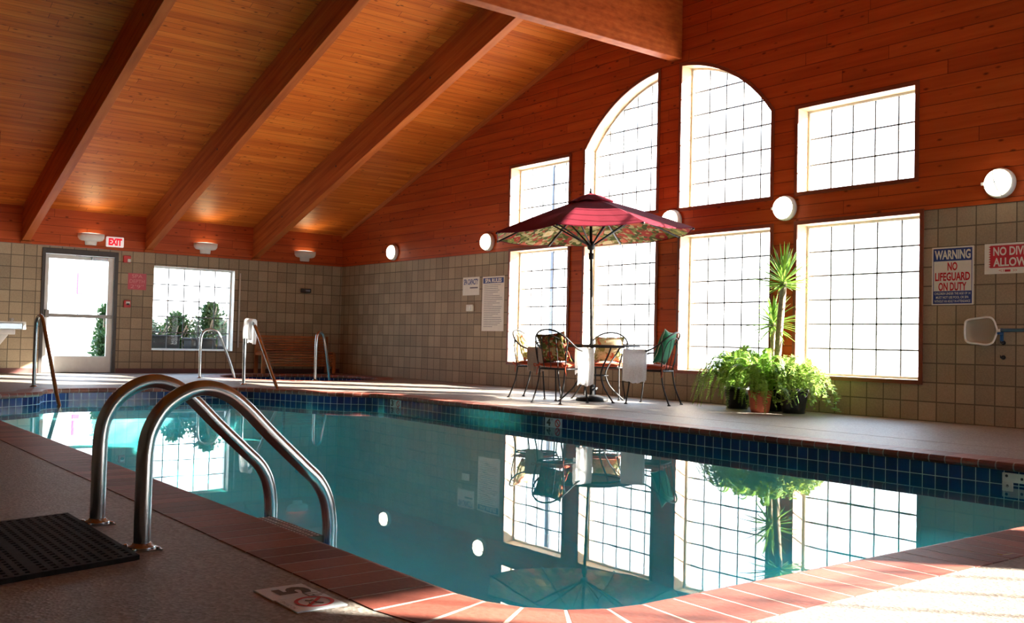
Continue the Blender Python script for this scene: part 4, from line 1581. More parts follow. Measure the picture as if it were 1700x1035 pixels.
# fallen leaf on the sunny coping
t = tag(bpy.data.objects.new('fallen_leaf', None), 'tiny yellow dry leaf lying on the coping at right', 'leaf')
COL.objects.link(t)
t.location = (-1.70, 3.56, 0.004)
bm = bmesh.new()
c = [(0, 0, 0.002), (0.012, 0.008, 0.006), (0.028, 0.006, 0.011), (0.042, 0, 0.014), (0.028, -0.009, 0.010), (0.012, -0.01, 0.005)]
v = [bm.verts.new(p) for p in c]
bm.faces.new((v[0], v[1], v[5])); bm.faces.new((v[1], v[2], v[4], v[5])); bm.faces.new((v[2], v[3], v[4]))
obj('leaf_blade', bm, M['dry_leaf'], t)
bm = bmesh.new()
tube(bm, [(0, 0, 0.002), (-0.02, 0.004, 0.001)], 0.0012, 5)
obj('leaf_stalk', bm, M['dry_leaf'], t)

# ================================================================== PATIO SET
TC = Vector((-9.33, 8.58, 0.0))
VA = Vector((-0.7897, 0.6135, 0))       # away from the pool corner
VB = Vector((0.6135, 0.7897, 0))        # towards the right
def at(r, d, z=0.0): return TC + VB * r + VA * d + Vector((0, 0, z))

# umbrella base (weights the pole)
t = thing('umbrella_base', 'heavy round dark base under the patio umbrella', 'umbrella base', TC)
bm = bmesh.new()
lathe(bm, [(0.205, 0.0), (0.21, 0.018), (0.195, 0.042), (0.14, 0.062), (0.06, 0.075), (0.036, 0.08), (0.034, 0.20), (0.028, 0.21)], 36)
obj('disc', bm, M['iron'], t)
bm = bmesh.new()
tube(bm, [(0.03, 0, 0.16), (0.075, 0, 0.16)], 0.007, 8)
lathe(bm, [(0.02, 0.075), (0.02, 0.088)], 12, Matrix.Rotation(PI / 2, 4, 'Y') @ Matrix.Translation((-0.16, 0, 0)))
obj('clamp_knob', bm, M['iron'], t)

# umbrella
t = thing('patio_umbrella', 'burgundy patio umbrella with a floral lining over the table', 'umbrella', TC)
bm = bmesh.new()
tube(bm, [(0, 0, 0.012), (0, 0, 1.35), (0, 0, 2.60)], 0.019, 14)
obj('pole', bm, M['iron'], t)
TILT = Matrix.Translation((0, 0, 2.58)) @ Matrix.Rotation(math.radians(1.2), 4, -VA) @ Matrix.Translation((0, 0, -2.58))
RC = 1.32
ang0 = math.atan2(-VA.y, -VA.x) + PI / 8
def can(rho, k, sag=True, dz=0.0):
    """point on the canopy: rho 0..1, k rib index (float)"""
    i = math.floor(k)
    fr = k - i
    a0 = ang0 + i * PI / 4
    a1 = a0 + PI / 4
    p = Vector((math.cos(a0), math.sin(a0), 0)).lerp(Vector((math.cos(a1), math.sin(a1), 0)), fr) * RC * rho
    z = 2.625 - 0.475 * rho ** 1.12 - 0.035 * rho * rho * (4 * fr * (1 - fr)) + dz
    p.z = z
    return TILT @ p
def canopy(dz, r0, r1, nr=8, sub=4):
    bm = bmesh.new()
    rings = []
    for j in range(nr + 1):
        rho = r0 + (r1 - r0) * j / nr
        rings.append([bm.verts.new(can(rho, k / sub, dz=dz)) for k in range(8 * sub)])
    for A, B in zip(rings, rings[1:]):
        n = len(A)
        for k in range(n):
            bm.faces.new((A[k], A[(k + 1) % n], B[(k + 1) % n], B[k]))
    return bm, rings
bm, rings = canopy(0.0, 0.05, 1.0)
n = len(rings[-1])
hem = [bm.verts.new(v.co + Vector((0, 0, -0.012))) for v in rings[-1]]
for k in range(n): bm.faces.new((rings[-1][k], rings[-1][(k + 1) % n], hem[(k + 1) % n], hem[k]))
can_o = obj('canopy', bm, M['canopy'], t)
bm, rings = canopy(-0.010, 0.05, 0.99)
obj('lining', bm, M['floral'], t)
bm = bmesh.new()
rr = []
for rho, dz in ((0.02, 0.055), (0.10, 0.05), (0.17, 0.035), (0.235, 0.022)):
    rr.append([bm.verts.new(can(rho, k / 3, dz=dz + (0.010 * math.sin(k * 2.1) if rho > 0.2 else 0))) for k in range(24)])
for A, B in zip(rr, rr[1:]):
    for k in range(24): bm.faces.new((A[k], A[(k + 1) % 24], B[(k + 1) % 24], B[k]))
bm.faces.new(rr[0])
obj('vent_cap', bm, M['canopy'], t)
bm = bmesh.new()
lathe(bm, [(0.012, 2.66), (0.024, 2.685), (0.018, 2.705), (0.01, 2.712), (0.016, 2.728), (0.004, 2.745)], 12)
obj('finial', bm, M['iron'], t)
bm = bmesh.new()
lathe(bm, [(0.026, 1.94), (0.045, 1.955), (0.05, 2.0), (0.045, 2.035), (0.03, 2.05)], 16)
lathe(bm, [(0.034, 1.82), (0.036, 1.90)], 12)
obj('runner', bm, M['iron'], t)
bm = bmesh.new()
lathe(bm, [(0.04, 2.54), (0.05, 2.555), (0.05, 2.60), (0.03, 2.615)], 16, TILT)
obj('top_hub', bm, M['iron'], t)
for k in range(8):
    bm = bmesh.new()
    tube(bm, [can(rho, k, dz=-0.024) for rho in (0.035, 0.3, 0.6, 0.985)], 0.012, 8)
    rib = obj('rib', bm, M['iron'], t)
    bm = bmesh.new()
    a = ang0 + k * PI / 4
    tube(bm, [Vector((0.045 * math.cos(a), 0.045 * math.sin(a), 2.01)), can(0.50, k, dz=-0.03)], 0.011, 8)
    obj('strut', bm, M['iron'], rib)
    bm = bmesh.new()
    p = can(1.0, k, dz=-0.02)
    lathe(bm, [(0.012, -0.012), (0.014, 0.0), (0.009, 0.014)], 8, Matrix.Translation(p))
    obj('rib_tip', bm, M['iron'], rib)
# short cord hanging from the left edge
bm = bmesh.new()
p = can(0.97, 6.6, dz=-0.01)
tube(bm, smoothpath([p, p + Vector((0.006, 0, -0.04)), p + Vector((0, 0.004, -0.085))], 4), 0.004, 6)
obj('tie_cord', bm, M['iron'], t)

t.rotation_euler = Matrix.Rotation(math.radians(1.5), 3, -VA).to_euler()
# table
t = thing('patio_table', 'round black iron patio table pierced by the umbrella pole', 'table', TC)
bm = bmesh.new()
rin, rout = 0.030, 0.61
prof = [(rin, 0.700), (rout - 0.02, 0.700), (rout, 0.703), (rout, 0.716), (rout - 0.012, 0.722), (rin, 0.720), (rin, 0.700)]
lathe(bm, prof, 48, cap=False)
obj('tabletop', bm, M['iron'], t)
bm = bmesh.new()
ringp = [(0.40 * math.cos(2 * PI * k / 32), 0.40 * math.sin(2 * PI * k / 32), 0.692) for k in range(32)]
tube(bm, ringp, 0.008, 8, closed=True)
ringp = [(0.20 * math.cos(2 * PI * k / 28), 0.20 * math.sin(2 * PI * k / 28), 0.33) for k in range(28)]
tube(bm, ringp, 0.007, 8, closed=True)
obj('apron_ring', bm, M['iron'], t)
ta = math.atan2(VB.y, VB.x)
for k in range(4):
    a = ta + math.radians(-62) + k * PI / 2
    d = Vector((math.cos(a), math.sin(a), 0))
    pts = [(0.42, 0.70), (0.36, 0.60), (0.25, 0.46), (0.20, 0.34), (0.26, 0.20), (0.40, 0.075), (0.47, 0.02), (0.485, 0.004)]
    bm = bmesh.new()
    tube(bm, smoothpath([d * r + Vector((0, 0, z)) for r, z in pts], 5), 0.0105, 10)
    lathe(bm, [(0.020, 0.0), (0.020, 0.010), (0.012, 0.016)], 12, Matrix.Translation(d * 0.485))
    obj('leg', bm, M['iron'], t)

# chairs: local +Y is the front of the seat
def make_chair(label):
    t = thing('patio_chair', label, 'chair', (0, 0, 0), 0, 'wrought iron chairs around the patio table')
    bm = bmesh.new()
    seat = smoothpath([(-0.225, 0.20, 0.425), (0, 0.235, 0.425), (0.225, 0.20, 0.425), (0.225, 0.0, 0.42), (0.19, -0.19, 0.415), (0, -0.225, 0.415), (-0.19, -0.19, 0.415), (-0.225, 0.0, 0.42)], 5, True)
    tube(bm, seat, 0.010, 8, closed=True)
    for k in range(-3, 4):
        x = k * 0.058
        tube(bm, [(x, 0.215 - abs(k) * .004, 0.422), (x, -0.205 + abs(k) * .006, 0.414)], 0.0035, 6)
    obj('seat_frame', bm, M['iron'], t)
    legs = [((-0.215, 0.195, 0.425), (-0.222, 0.215, 0.22), (-0.235, 0.245, 0.005)), ((0.215, 0.195, 0.425), (0.222, 0.215, 0.22), (0.235, 0.245, 0.005)),
            ((-0.185, -0.19, 0.415), (-0.19, -0.225, 0.22), (-0.205, -0.31, 0.005)), ((0.185, -0.19, 0.415), (0.19, -0.225, 0.22), (0.205, -0.31, 0.005))]
    for lg in legs:
        bm = bmesh.new()
        tube(bm, smoothpath(lg, 6), 0.0098, 10)
        lathe(bm, [(0.021, 0.0), (0.021, 0.008), (0.011, 0.018)], 12, Matrix.Translation((lg[2][0], lg[2][1], 0)))
        obj('leg', bm, M['iron'], t)
    half = [(0.235, 0.225, 0.50), (0.262, 0.235, 0.585), (0.272, 0.17, 0.625), (0.278, 0.04, 0.640), (0.274, -0.09, 0.680), (0.252, -0.19, 0.748), (0.205, -0.258, 0.815), (0.125, -0.305, 0.868), (0.04, -0.32, 0.889)]
    hoop = [(0.215, 0.198, 0.428)] + half + [(-x, y, z) for x, y, z in reversed(half)] + [(-0.215, 0.198, 0.428)]
    bm = bmesh.new()
    tube(bm, smoothpath(hoop, 5), 0.0105, 10)
    obj('arm_hoop', bm, M['iron'], t)
    bm = bmesh.new()
    for s in (-1, 1):
        tube(bm, smoothpath([(s * 0.19, -0.192, 0.415), (s * 0.215, -0.215, 0.56), (s * 0.228, -0.226, 0.68), (s * 0.238, -0.213, 0.768)], 5), 0.0085, 8)
    inner = [(0.205, -0.205, 0.50), (0.20, -0.235, 0.66), (0.15, -0.27, 0.775), (0.0, -0.30, 0.825)]
    tube(bm, smoothpath(inner + [(-x, y, z) for x, y, z in reversed(inner[:-1])], 5), 0.006, 8)
    for x in (-0.10, 0.0, 0.10):
        tube(bm, smoothpath([(x, -0.215, 0.415), (x * 1.1, -0.255, 0.6), (x * 1.05, -0.288, 0.80)], 4), 0.005, 6)
    obj('back_rails', bm, M['iron'], t)
    return t
def facing(fr, fd):
    v = VB * fr + VA * fd
    return math.atan2(v.y, v.x) - PI / 2
CH = {
    'A': (at(-0.70, 0.40), facing(0.87, -0.49), 'wrought iron chair with a cream floral pillow, left-most by the window'),
    'B': (at(-0.43, -0.52), facing(0.60, 0.80), 'wrought iron chair whose dark floral pillow back faces the pool'),
    'C': (at(0.22, 0.50), facing(-0.30, -0.95), 'wrought iron chair behind the table, facing the pool'),
    'D': (at(0.71, -0.40), facing(-0.86, 0.51), 'wrought iron chair with the green pillow, on the right of the table'),
}
proto = make_chair(CH['A'][2])
chairs = {}
for i, k in enumerate('ABCD'):
    loc, rz, lb = CH[k]
    o = proto if i == 0 else dup(proto, label=lb)
    o.location = loc
    o.rotation_euler = (0, 0, rz)
    chairs[k] = Matrix.Translation(loc) @ Matrix.Rotation(rz, 4, 'Z')

def pad(bm, w, d, h, puff=1.0, nx=12, ny=12, ruffle=0.0):
    """pillow-like pad in local X-Y, thickness Z"""
    top, bot = [], []
    for j in range(ny + 1):
        rt, rb = [], []
        for i in range(nx + 1):
            u, v = i / nx * 2 - 1, j / ny * 2 - 1
            edge = max(0.0, (1 - abs(u) ** 3.2)) * max(0.0, (1 - abs(v) ** 3.2))
            z = h / 2 * edge ** 0.55 * puff
            x = u * w / 2 * (1 - 0.05 * (1 - abs(u)) * 0) * (1 + 0.06 * abs(u * v) ** 2 - 0.05 * (1 - v * v) * 0)
            y = v * d / 2 * (1 + 0.06 * abs(u * v) ** 2)
            cx = 1 - 0.06 * (1 - abs(v) ** 2) * abs(u)
            cy = 1 - 0.06 * (1 - abs(u) ** 2) * abs(v)
            x *= cx; y *= cy
            if ruffle and (i in (0, nx) or j in (0, ny)):
                s = ruffle * math.sin((i + j) * 2.4)
                x += s; y -= s
            rt.append(bm.verts.new((x, y, z)))
            rb.append(rt[-1] if (i in (0, nx) or j in (0, ny)) else bm.verts.new((x, y, -z)))
        top.append(rt); bot.append(rb)
    for j in range(ny):
        for i in range(nx):
            bm.faces.new((top[j][i], top[j][i + 1], top[j + 1][i + 1], top[j + 1][i]))
            f = (bot[j + 1][i], bot[j + 1][i + 1], bot[j][i + 1], bot[j][i])
            if len(set(f)) == 4:
                try: bm.faces.new(f)
                except ValueError: pass
def place(root, m):
    root.matrix_world = m
    root.location, root.rotation_euler = m.to_translation(), m.to_euler()
def seat_cushion(k, label, mat):
    t = thing('seat_cushion', label, 'cushion', (0, 0, 0), 0, 'seat cushions on the patio chairs')
    bm = bmesh.new()
    pad(bm, 0.43, 0.42, 0.072)
    obj('pad', bm, mat, t, smooth=True)
    for s in (-1, 1):
        bm = bmesh.new()
        c = Vector((s * 0.195, -0.205, -0.01))
        for a in (0.5, 2.2):
            e = Vector((s * 0.045 * math.cos(a), -0.02, 0.035 * math.sin(a) - 0.01))
            tube(bm, smoothpath([c, c + e + Vector((0, -.012, .014)), c + e * 1.4, c + e + Vector((0, -.005, -.016)), c], 4), 0.006, 6)
        tube(bm, smoothpath([c, c + Vector((s * .012, -.015, -.05)), c + Vector((s * .025, -.01, -.115))], 4), 0.005, 6)
        obj('tie_bow', bm, mat, t, smooth=True)
    place(t, chairs[k] @ Matrix.Translation((0, 0.005, 0.462)))
seat_cushion('A', 'brick-red seat cushion of the left-most chair', M['cushion_red'])
seat_cushion('B', 'brick-red seat cushion of the chair facing away from the pool', M['cushion_red'])
seat_cushion('C', 'brick-red seat cushion of the chair behind the table', M['cushion_red'])
seat_cushion('D', 'brick-red seat cushion under the green pillow', M['cushion_red'])
def pillow(k, label, mat, trim, spin=0.0, lean=18, w=0.40, d=0.40, off=(0, -0.165, 0.685), cat='pillow', yaw=0):
    t = thing('throw_pillow', label, cat, (0, 0, 0), 0, 'pillows on the patio chairs')
    bm = bmesh.new()
    pad(bm, w, d, 0.13, ruffle=0.006)
    obj('pillow_body', bm, mat, t, smooth=True)
    bm = bmesh.new()
    pts = []
    for s in range(4):
        for q in range(10):
            u = -1 + 2 * q / 10
            a, b = [(u, -1), (1, u), (-u, 1), (-1, -u)][s]
            cx = 1 - 0.06 * (1 - abs(b) ** 2) * abs(a)
            cy = 1 - 0.06 * (1 - abs(a) ** 2) * abs(b)
            pts.append((a * w / 2 * (1 + .06 * (a * b) ** 2) * cx, b * d / 2 * (1 + .06 * (a * b) ** 2) * cy, 0.004 * math.sin(q * 2.0)))
    tube(bm, pts, 0.007, 6, closed=True)
    obj('piping', bm, trim, t, smooth=True)
    m = chairs[k] @ Matrix.Translation(off) @ Matrix.Rotation(math.radians(yaw), 4, 'Z') @ Matrix.Rotation(math.radians(90 + lean), 4, 'X') @ Matrix.Rotation(spin, 4, 'Z')
    place(t, m)
pillow('A', 'cream floral pillow on the left-most chair against the window light', M['floral_cream'], M['floral_cream'], w=0.38, d=0.36, off=(0, -0.150, 0.675))
pillow('B', 'dark backlit floral pillow leaning in the chair nearest the pool', M['floral_dark'], M['floral_dark'], 0.10, w=0.40, d=0.355, off=(-0.01, -0.155, 0.672))
pillow('C', 'cream pillow with a red flower in the chair behind the table', M['floral_cream'], M['floral_cream'], w=0.38, d=0.34, off=(0, -0.150, 0.660))
pillow('D', 'plain green pillow standing in the chair at the right of the table', M['cushion_green'], M['cushion_green_piping'], -0.10, w=0.40, d=0.41, off=(0.0, -0.16, 0.705))

# towels over chair arms and a rail: a sheet bent over an arm
def towel(label, m, w, drop_a, drop_b, mat, r=0.018, ph=0.0):
    """local X along the arm, sheet hangs in -Z on the -Y side (drop_a) and +Y side (drop_b)"""
    t = thing('hand_towel', label, 'towel', (0, 0, 0), 0, 'towels hung out to dry')
    bm = bmesh.new()
    prof = []
    na = 12
    for i in range(na + 1):
        s = 1 - i / na
        prof.append((-r - 0.010 * math.sin(s * 2.6 + ph), -drop_a * s, s))
    for i in range(1, 8):
        a = PI - PI * i / 8
        prof.append((r * math.cos(a), r * math.sin(a), 0))
    for i in range(na + 1):
        s = i / na
        prof.append((r + 0.008 * math.sin(s * 2.2 + ph), -drop_b * s, s))
    nx = 16
    rows = []
    for y, z, s in prof:
        row = []
        for i in range(nx + 1):
            u = i / nx - 0.5
            fold = 0.011 * s * math.sin(u * 19 + ph * 3) + 0.005 * s * math.sin(u * 41 + ph)
            row.append(bm.verts.new((u * w * (1 - 0.06 * s * math.cos(u * 3)), y + fold, z - 0.012 * s * math.sin(u * 7 + ph) - 0.006 * s * math.sin(u * 23))))
        rows.append(row)
    for A, B in zip(rows, rows[1:]):
        for i in range(nx):
            bm.faces.new((A[i], A[i + 1], B[i + 1], B[i]))
    o = obj('cloth', bm, mat, t, smooth=True)
    md = o.modifiers.new('thickness', 'SOLIDIFY')
    md.thickness = 0.008
    place(t, m)
    return t
def arm_frame(k, s, y=0.06, z=0.672):
    """frame on arm s (-1 left, +1 right), X along the arm"""
    return chairs[k] @ Matrix.Translation((s * 0.273, y, z)) @ Matrix.Rotation(PI / 2, 4, 'Z')
def view_frame(r, d, z, yaw=0.0):
    """X to the right as seen from the pool corner"""
    return Matrix.Translation(at(r, d, z)) @ Matrix.Rotation(math.atan2(VB.y, VB.x) + yaw, 4, 'Z')
towel('white towel draped over the arm of the chair nearest the pool, centre of the three', arm_frame('B', 1, 0.10, 0.655) @ Matrix.Rotation(-0.35, 4, 'Z'), 0.25, 0.43, 0.30, M['towel'], ph=0.6)
towel('white towel hanging flat from the arm of the green-pillow chair', arm_frame('D', -1, 0.12, 0.652) @ Matrix.Rotation(0.10, 4, 'Z'), 0.29, 0.36, 0.38, M['towel'], ph=1.9)
towel('beige towel over the arm of the left-most chair', arm_frame('A', 1, 0.13, 0.650), 0.24, 0.30, 0.28, M['towel_beige'], ph=1.1)
# towel over the step rail
towel('white towel slung over the top of the step handrail', Matrix.Translation((-13.83, 5.86, 0.952)) @ Matrix.Rotation(0.04, 4, 'Y'), 0.30, 0.27, 0.33, M['towel'], r=0.034, ph=0.3)

# ================================================================== PLANTS
def leaflet(bm, p, d, n, ln, wd):
    """small pointed leaf at p along d, flat side n"""
    s = d.cross(n).normalized() * wd / 2
    a = bm.verts.new(p)
    b = bm.verts.new(p + d * ln * 0.45 + s)
    c = bm.verts.new(p + d * ln)
    e = bm.verts.new(p + d * ln * 0.45 - s)
    bm.faces.new((a, b, c, e))
def fern(bm, base, nfr, rad, height, drop, seed, bias=(0, 0), ll=0.055, maxlen=None):
    R = random.Random(seed)
    for i in range(nfr):
        a = 2 * PI * (i * 0.618 + R.uniform(-.05, .05))
        q = R.uniform(0.25, 1.0)
        dr = Vector((math.cos(a) + bias[0], math.sin(a) + bias[1], 0))
        reach = rad * (0.35 + 0.65 * q) * R.uniform(0.85, 1.1)
        hh = height * (1.15 - 0.55 * q) * R.uniform(0.8, 1.1)
        dz = drop * q * R.uniform(0.4, 1.1)
        p0 = Vector(base) + dr * 0.04
        p1 = p0 + dr * reach * 0.30 + Vector((0, 0, hh * 0.75))
        p2 = p0 + dr * reach * 0.72 + Vector((0, 0, hh * 0.85 - dz * 0.2))
        p3 = p0 + dr * reach + Vector((0, 0, hh * 0.5 - dz))
        p3.z = max(p3.z, 0.02)
        if p3.y > W - 0.06: p3.y = W - 0.06
        if p2.y > W - 0.06: p2.y = W - 0.06
        pts = smoothpath([p0, p1, p2, p3], 8)
        tube(bm, pts, 0.0022, 4, caps=False)
        N = len(pts)
        for j in range(3, N):
            s = j / (N - 1)
            tg = (pts[min(j + 1, N - 1)] - pts[j - 1]).normalized()
            side = tg.cross(Vector((0, 0, 1)))
            if side.length < 0.05: side = Vector((-dr.y, dr.x, 0))
            side.normalize()
            nrm = side.cross(tg).normalized()
            L_ = ll * (1.0 - 0.75 * max(0, s - 0.35) / 0.65) * R.uniform(0.8, 1.15)
            for sg in (-1, 1):
                for h in (0, 0.5):
                    q2 = pts[j].lerp(pts[min(j + 1, N - 1)], h)
                    dd = (side * sg + tg * 0.35 + nrm * R.uniform(-0.25, 0.1)).normalized()
                    leaflet(bm, q2, dd, nrm, L_, L_ * 0.42)
def bushy(bm, base, nst, rad, height, drop, seed, ls=0.06):
    R = random.Random(seed)
    for i in range(nst):
        a = 2 * PI * (i * 0.618 + R.uniform(-.06, .06))
        q = R.uniform(0.2, 1.0)
        dr = Vector((math.cos(a), math.sin(a), 0))
        p0 = Vector(base) + dr * 0.05
        p1 = p0 + dr * rad * q * 0.4 + Vector((0, 0, height * R.uniform(0.6, 1.0) * (1.1 - 0.5 * q)))
        p2 = p0 + dr * rad * q * 0.85 + Vector((0, 0, height * 0.55 * R.uniform(0.5, 1.0) - drop * q * 0.3))
        p3 = p0 + dr * rad * q * 1.05 + Vector((0, 0, height * 0.2 - drop * q * R.uniform(0.4, 1)))
        for p in (p2, p3):
            p.z = max(p.z, 0.05)
            p.y = min(p.y, W - 0.13)
        pts = smoothpath([p0, p1, p2, p3], 6)
        tube(bm, pts, 0.003, 4, caps=False)
        for j in range(4, len(pts)):
            for k in range(3):
                d = Vector((R.uniform(-1, 1), R.uniform(-1, 1), R.uniform(-0.7, 0.6))).normalized()
                n = Vector((R.uniform(-.6, .6), R.uniform(-.6, .6), 1)).normalized()
                s = ls * R.uniform(0.6, 1.2)
                leaflet(bm, pts[j], d, n, s, s * 0.55)
def pot(t, r, h, mat, name='pot', x=0, y=0):
    bm = bmesh.new()
    lathe(bm, [(r * 0.74, 0.0), (r * 0.80, h * 0.2), (r * 0.93, h * 0.78), (r * 0.95, h * 0.80), (r, h * 0.81), (r, h), (r * 0.90, h), (r * 0.88, h * 0.9)], 28, Matrix.Translation((x, y, 0)))
    o = obj(name, bm, mat, t)
    bm = bmesh.new()
    lathe(bm, [(r * 0.885, h * 0.88), (r * 0.4, h * 0.905), (0.01, h * 0.91)], 20, Matrix.Translation((x, y, 0)))
    obj('soil', bm, M['soil'], o)
    return o
def plant_thing(name, label, loc, group=None, cat='plant'):
    return thing(name, label, cat, loc, 0, group)
# positions are in world metres; foliage is grown in world space and shifted back
def grow(t, fn, name, mat, label=None):
    bm = bmesh.new()
    fn(bm)
    for v in bm.verts: v.co -= t.location
    return obj(name, bm, mat, t, recalc=False, label=label)
PA = Vector((-7.06, 9.07, 0))
t = plant_thing('potted_fern', 'bushy fern spilling over a terracotta pot, centre of the plant group', PA)
pot(t, 0.135, 0.245, M['terracotta'])
grow(t, lambda bm: (fern(bm, PA + Vector((0, 0, 0.22)), 48, 0.46, 0.54, 0.30, 3), fern(bm, PA + Vector((0.02, -0.03, 0.22)), 12, 0.36, 0.22, 0.42, 8, bias=(0.55, -0.25), ll=0.06)), 'fronds', M['fern'])
PB = Vector((-7.62, 9.36, 0))
t = plant_thing('potted_fern', 'large fern in a black pot at the left of the plant group', PB)
pot(t, 0.16, 0.26, M['black_plastic'])
grow(t, lambda bm: (fern(bm, PB + Vector((0, 0, 0.24)), 66, 0.56, 0.58, 0.42, 11), fern(bm, PB + Vector((-0.04, -0.05, 0.24)), 20, 0.40, 0.30, 0.46, 19, bias=(-0.25, -0.55))), 'fronds', M['fern'])
PC = Vector((-6.82, 9.36, 0))
t = plant_thing('leafy_pot_plant', 'leafy trailing plant in a black pot at the right of the plant group', PC)
pot(t, 0.165, 0.29, M['black_plastic'])
grow(t, lambda bm: bushy(bm, PC + Vector((0, 0, 0.27)), 74, 0.44, 0.40, 0.32, 5), 'leaves', M['ivy'])
# tall cane plant
PD = Vector((-7.15, 9.45, 0))
t = plant_thing('cane_plant', 'tall two-stemmed plant with spiky leaf crowns rising behind the ferns', PD)
pot(t, 0.145, 0.30, M['black_plastic'])
def cane(name, pts, r0, r1, spread, nl, ll, seed, dr):
    bm = bmesh.new()
    P = smoothpath([Vector(p) - PD for p in pts], 10)
    n = len(P)
    rr = [(r0 + (r1 - r0) * i / (n - 1)) * (1 + 0.06 * (i % 2)) for i in range(n)]
    tube(bm, P, rr, 12)
    tr = obj(name, bm, M['trunk'], t)
    bm = bmesh.new()
    R = random.Random(seed)
    c = P[-1]
    for i in range(nl):
        a = 2 * PI * (i * 0.618)
        q = i / nl
        el = math.radians(R.uniform(72, 92) - spread * q ** 0.9)
        d = Vector((math.cos(a) * math.cos(el), math.sin(a) * math.cos(el), math.sin(el)))
        ln = ll * R.uniform(0.8, 1.1) * (1.0 if q < 0.8 else 0.75)
        b = c + Vector((0, 0, 0.04 - 0.10 * q)) + d * 0.015
        side = d.cross(Vector((0, 0, 1)))
        if side.length < 0.1: side = Vector((1, 0, 0))
        side.normalize()
        prev = None
        for k in range(7):
            s = k / 6
            p = b + d * ln * s + Vector((0, 0, -dr * ln * s * s))
            wy_ = W - 0.03 - PD.y
            if p.y > wy_: p.y = wy_
            w = 0.017 * (1 - s) ** 0.7 * (0.5 + 1.2 * min(1, s * 3)) / 1.5 + 0.001
            u = [bm.verts.new(p - side * w), bm.verts.new(p - Vector((0, 0, w * 0.5))), bm.verts.new(p + side * w)]
            if prev:
                bm.faces.new((prev[0], prev[1], u[1], u[0]))
                bm.faces.new((prev[1], prev[2], u[2], u[1]))
            prev = u
    obj('leaf_crown', bm, M['yucca'], tr, recalc=False)
cane('tall_trunk', [(-7.115, 9.42, 0.27), (-7.046, 9.349, 0.513), (-6.981, 9.297, 0.927), (-6.885, 9.236, 1.49)], 0.042, 0.036, 100, 90, 0.43, 4, 0.10)
cane('short_trunk', [(-7.19, 9.47, 0.27), (-7.205, 9.475, 0.575), (-7.16, 9.42, 1.03)], 0.033, 0.026, 108, 64, 0.40, 9, 0.20)

# ================================================================== OUTSIDE, SEEN THROUGH THE GLASS
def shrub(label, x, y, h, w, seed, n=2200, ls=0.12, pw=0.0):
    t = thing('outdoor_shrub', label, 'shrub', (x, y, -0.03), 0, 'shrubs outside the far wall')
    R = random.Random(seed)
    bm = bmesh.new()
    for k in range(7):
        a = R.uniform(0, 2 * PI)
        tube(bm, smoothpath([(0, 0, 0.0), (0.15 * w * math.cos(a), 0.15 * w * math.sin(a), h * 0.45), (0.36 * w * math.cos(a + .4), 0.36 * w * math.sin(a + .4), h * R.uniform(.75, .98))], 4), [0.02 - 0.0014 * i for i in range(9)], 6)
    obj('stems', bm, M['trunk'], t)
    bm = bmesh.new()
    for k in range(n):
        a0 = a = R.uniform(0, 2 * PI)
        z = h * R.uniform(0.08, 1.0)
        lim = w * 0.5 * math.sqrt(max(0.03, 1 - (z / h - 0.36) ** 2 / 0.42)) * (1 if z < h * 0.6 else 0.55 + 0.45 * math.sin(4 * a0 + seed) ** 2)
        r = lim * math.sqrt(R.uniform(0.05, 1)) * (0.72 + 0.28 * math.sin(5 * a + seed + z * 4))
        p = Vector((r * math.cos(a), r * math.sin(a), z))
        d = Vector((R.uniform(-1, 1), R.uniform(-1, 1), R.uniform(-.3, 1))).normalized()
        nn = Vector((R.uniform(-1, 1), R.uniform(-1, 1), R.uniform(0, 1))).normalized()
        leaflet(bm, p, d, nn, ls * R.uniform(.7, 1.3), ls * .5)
    obj('foliage', bm, M['shrub'], t, recalc=False)
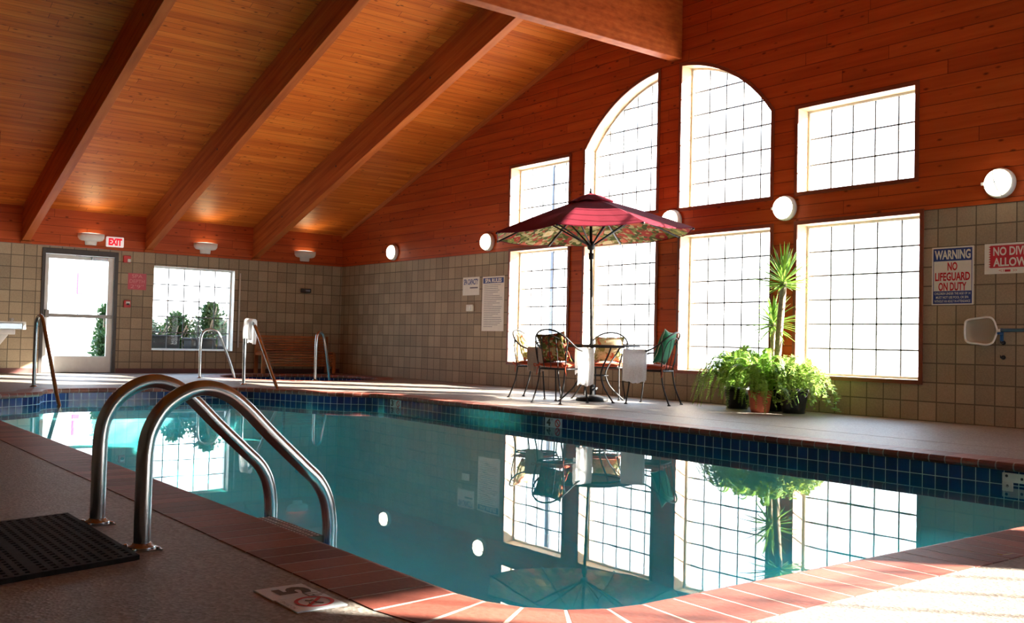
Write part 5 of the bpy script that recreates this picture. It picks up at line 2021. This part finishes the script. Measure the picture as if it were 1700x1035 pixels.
for (x, y, h, w, sd, lb) in ((-20.3, 6.35, 1.02, 1.35, 21, 'round dark shrub low at the left of the far window'), (-20.6, 7.12, 1.16, 1.1, 22, 'shrub left of centre behind the far window'),
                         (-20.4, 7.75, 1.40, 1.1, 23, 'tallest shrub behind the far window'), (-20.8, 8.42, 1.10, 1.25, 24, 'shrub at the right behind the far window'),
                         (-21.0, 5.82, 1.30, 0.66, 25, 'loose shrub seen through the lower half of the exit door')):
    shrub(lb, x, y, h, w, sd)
# planter boxes under the shrubs
def planter(label, x, y0, y1, h):
    t = thing('planter_box', label, 'planter', (x, (y0 + y1) / 2, -0.03), 0, 'dark planters outside the far window')
    bm = bmesh.new()
    box(bm, -0.22, 0.22, -(y1 - y0) / 2, (y1 - y0) / 2, 0, h)
    obj('box', bm, M['planter'], t, bevel=0.01)
    bm = bmesh.new()
    box(bm, -0.24, 0.24, -(y1 - y0) / 2 - .02, (y1 - y0) / 2 + .02, h, h + 0.04)
    obj('rim', bm, M['planter'], t, bevel=0.01)
planter('dark planter outside, under the left part of the far window', -19.5, 6.0, 6.72, 0.70)
planter('dark planter outside, in the middle of the far window', -19.5, 6.95, 7.45, 0.66)
planter('dark planter outside, at the right of the far window', -19.5, 7.65, 8.5, 0.72)
# lamp post outside the window wall
t = thing('light_pole', 'tall grey light pole outside the left windows', 'light pole', (-21.55, 18.22, -0.03))
bm = bmesh.new()
tube(bm, [(0, 0, 0), (0, 0, 3.2), (0, 0, 9.0)], [0.12, 0.10, 0.07], 14)
obj('pole', bm, M['pole_grey'], t)
bm = bmesh.new()
tube(bm, [(0, 0, 9.0), (0.9, 0, 9.2)], 0.04, 8)
box(bm, 0.6, 1.3, -0.15, 0.15, 9.16, 9.30)
obj('lamp_head', bm, M['grey_post'], t)
# pink pylon beyond the door
t = thing('roadside_pylon', 'blurred magenta pylon far beyond the exit door', 'sign post', (-42.0, 10.52, -0.03))
bm = bmesh.new()
box(bm, -0.1, 0.1, -0.13, 0.13, 2.3, 3.15)
obj('panel', bm, M['pink'], t, bevel=0.02)
bm = bmesh.new()
box(bm, -0.06, 0.06, -0.06, 0.06, 0, 2.3)
obj('post', bm, M['grey_post'], t)
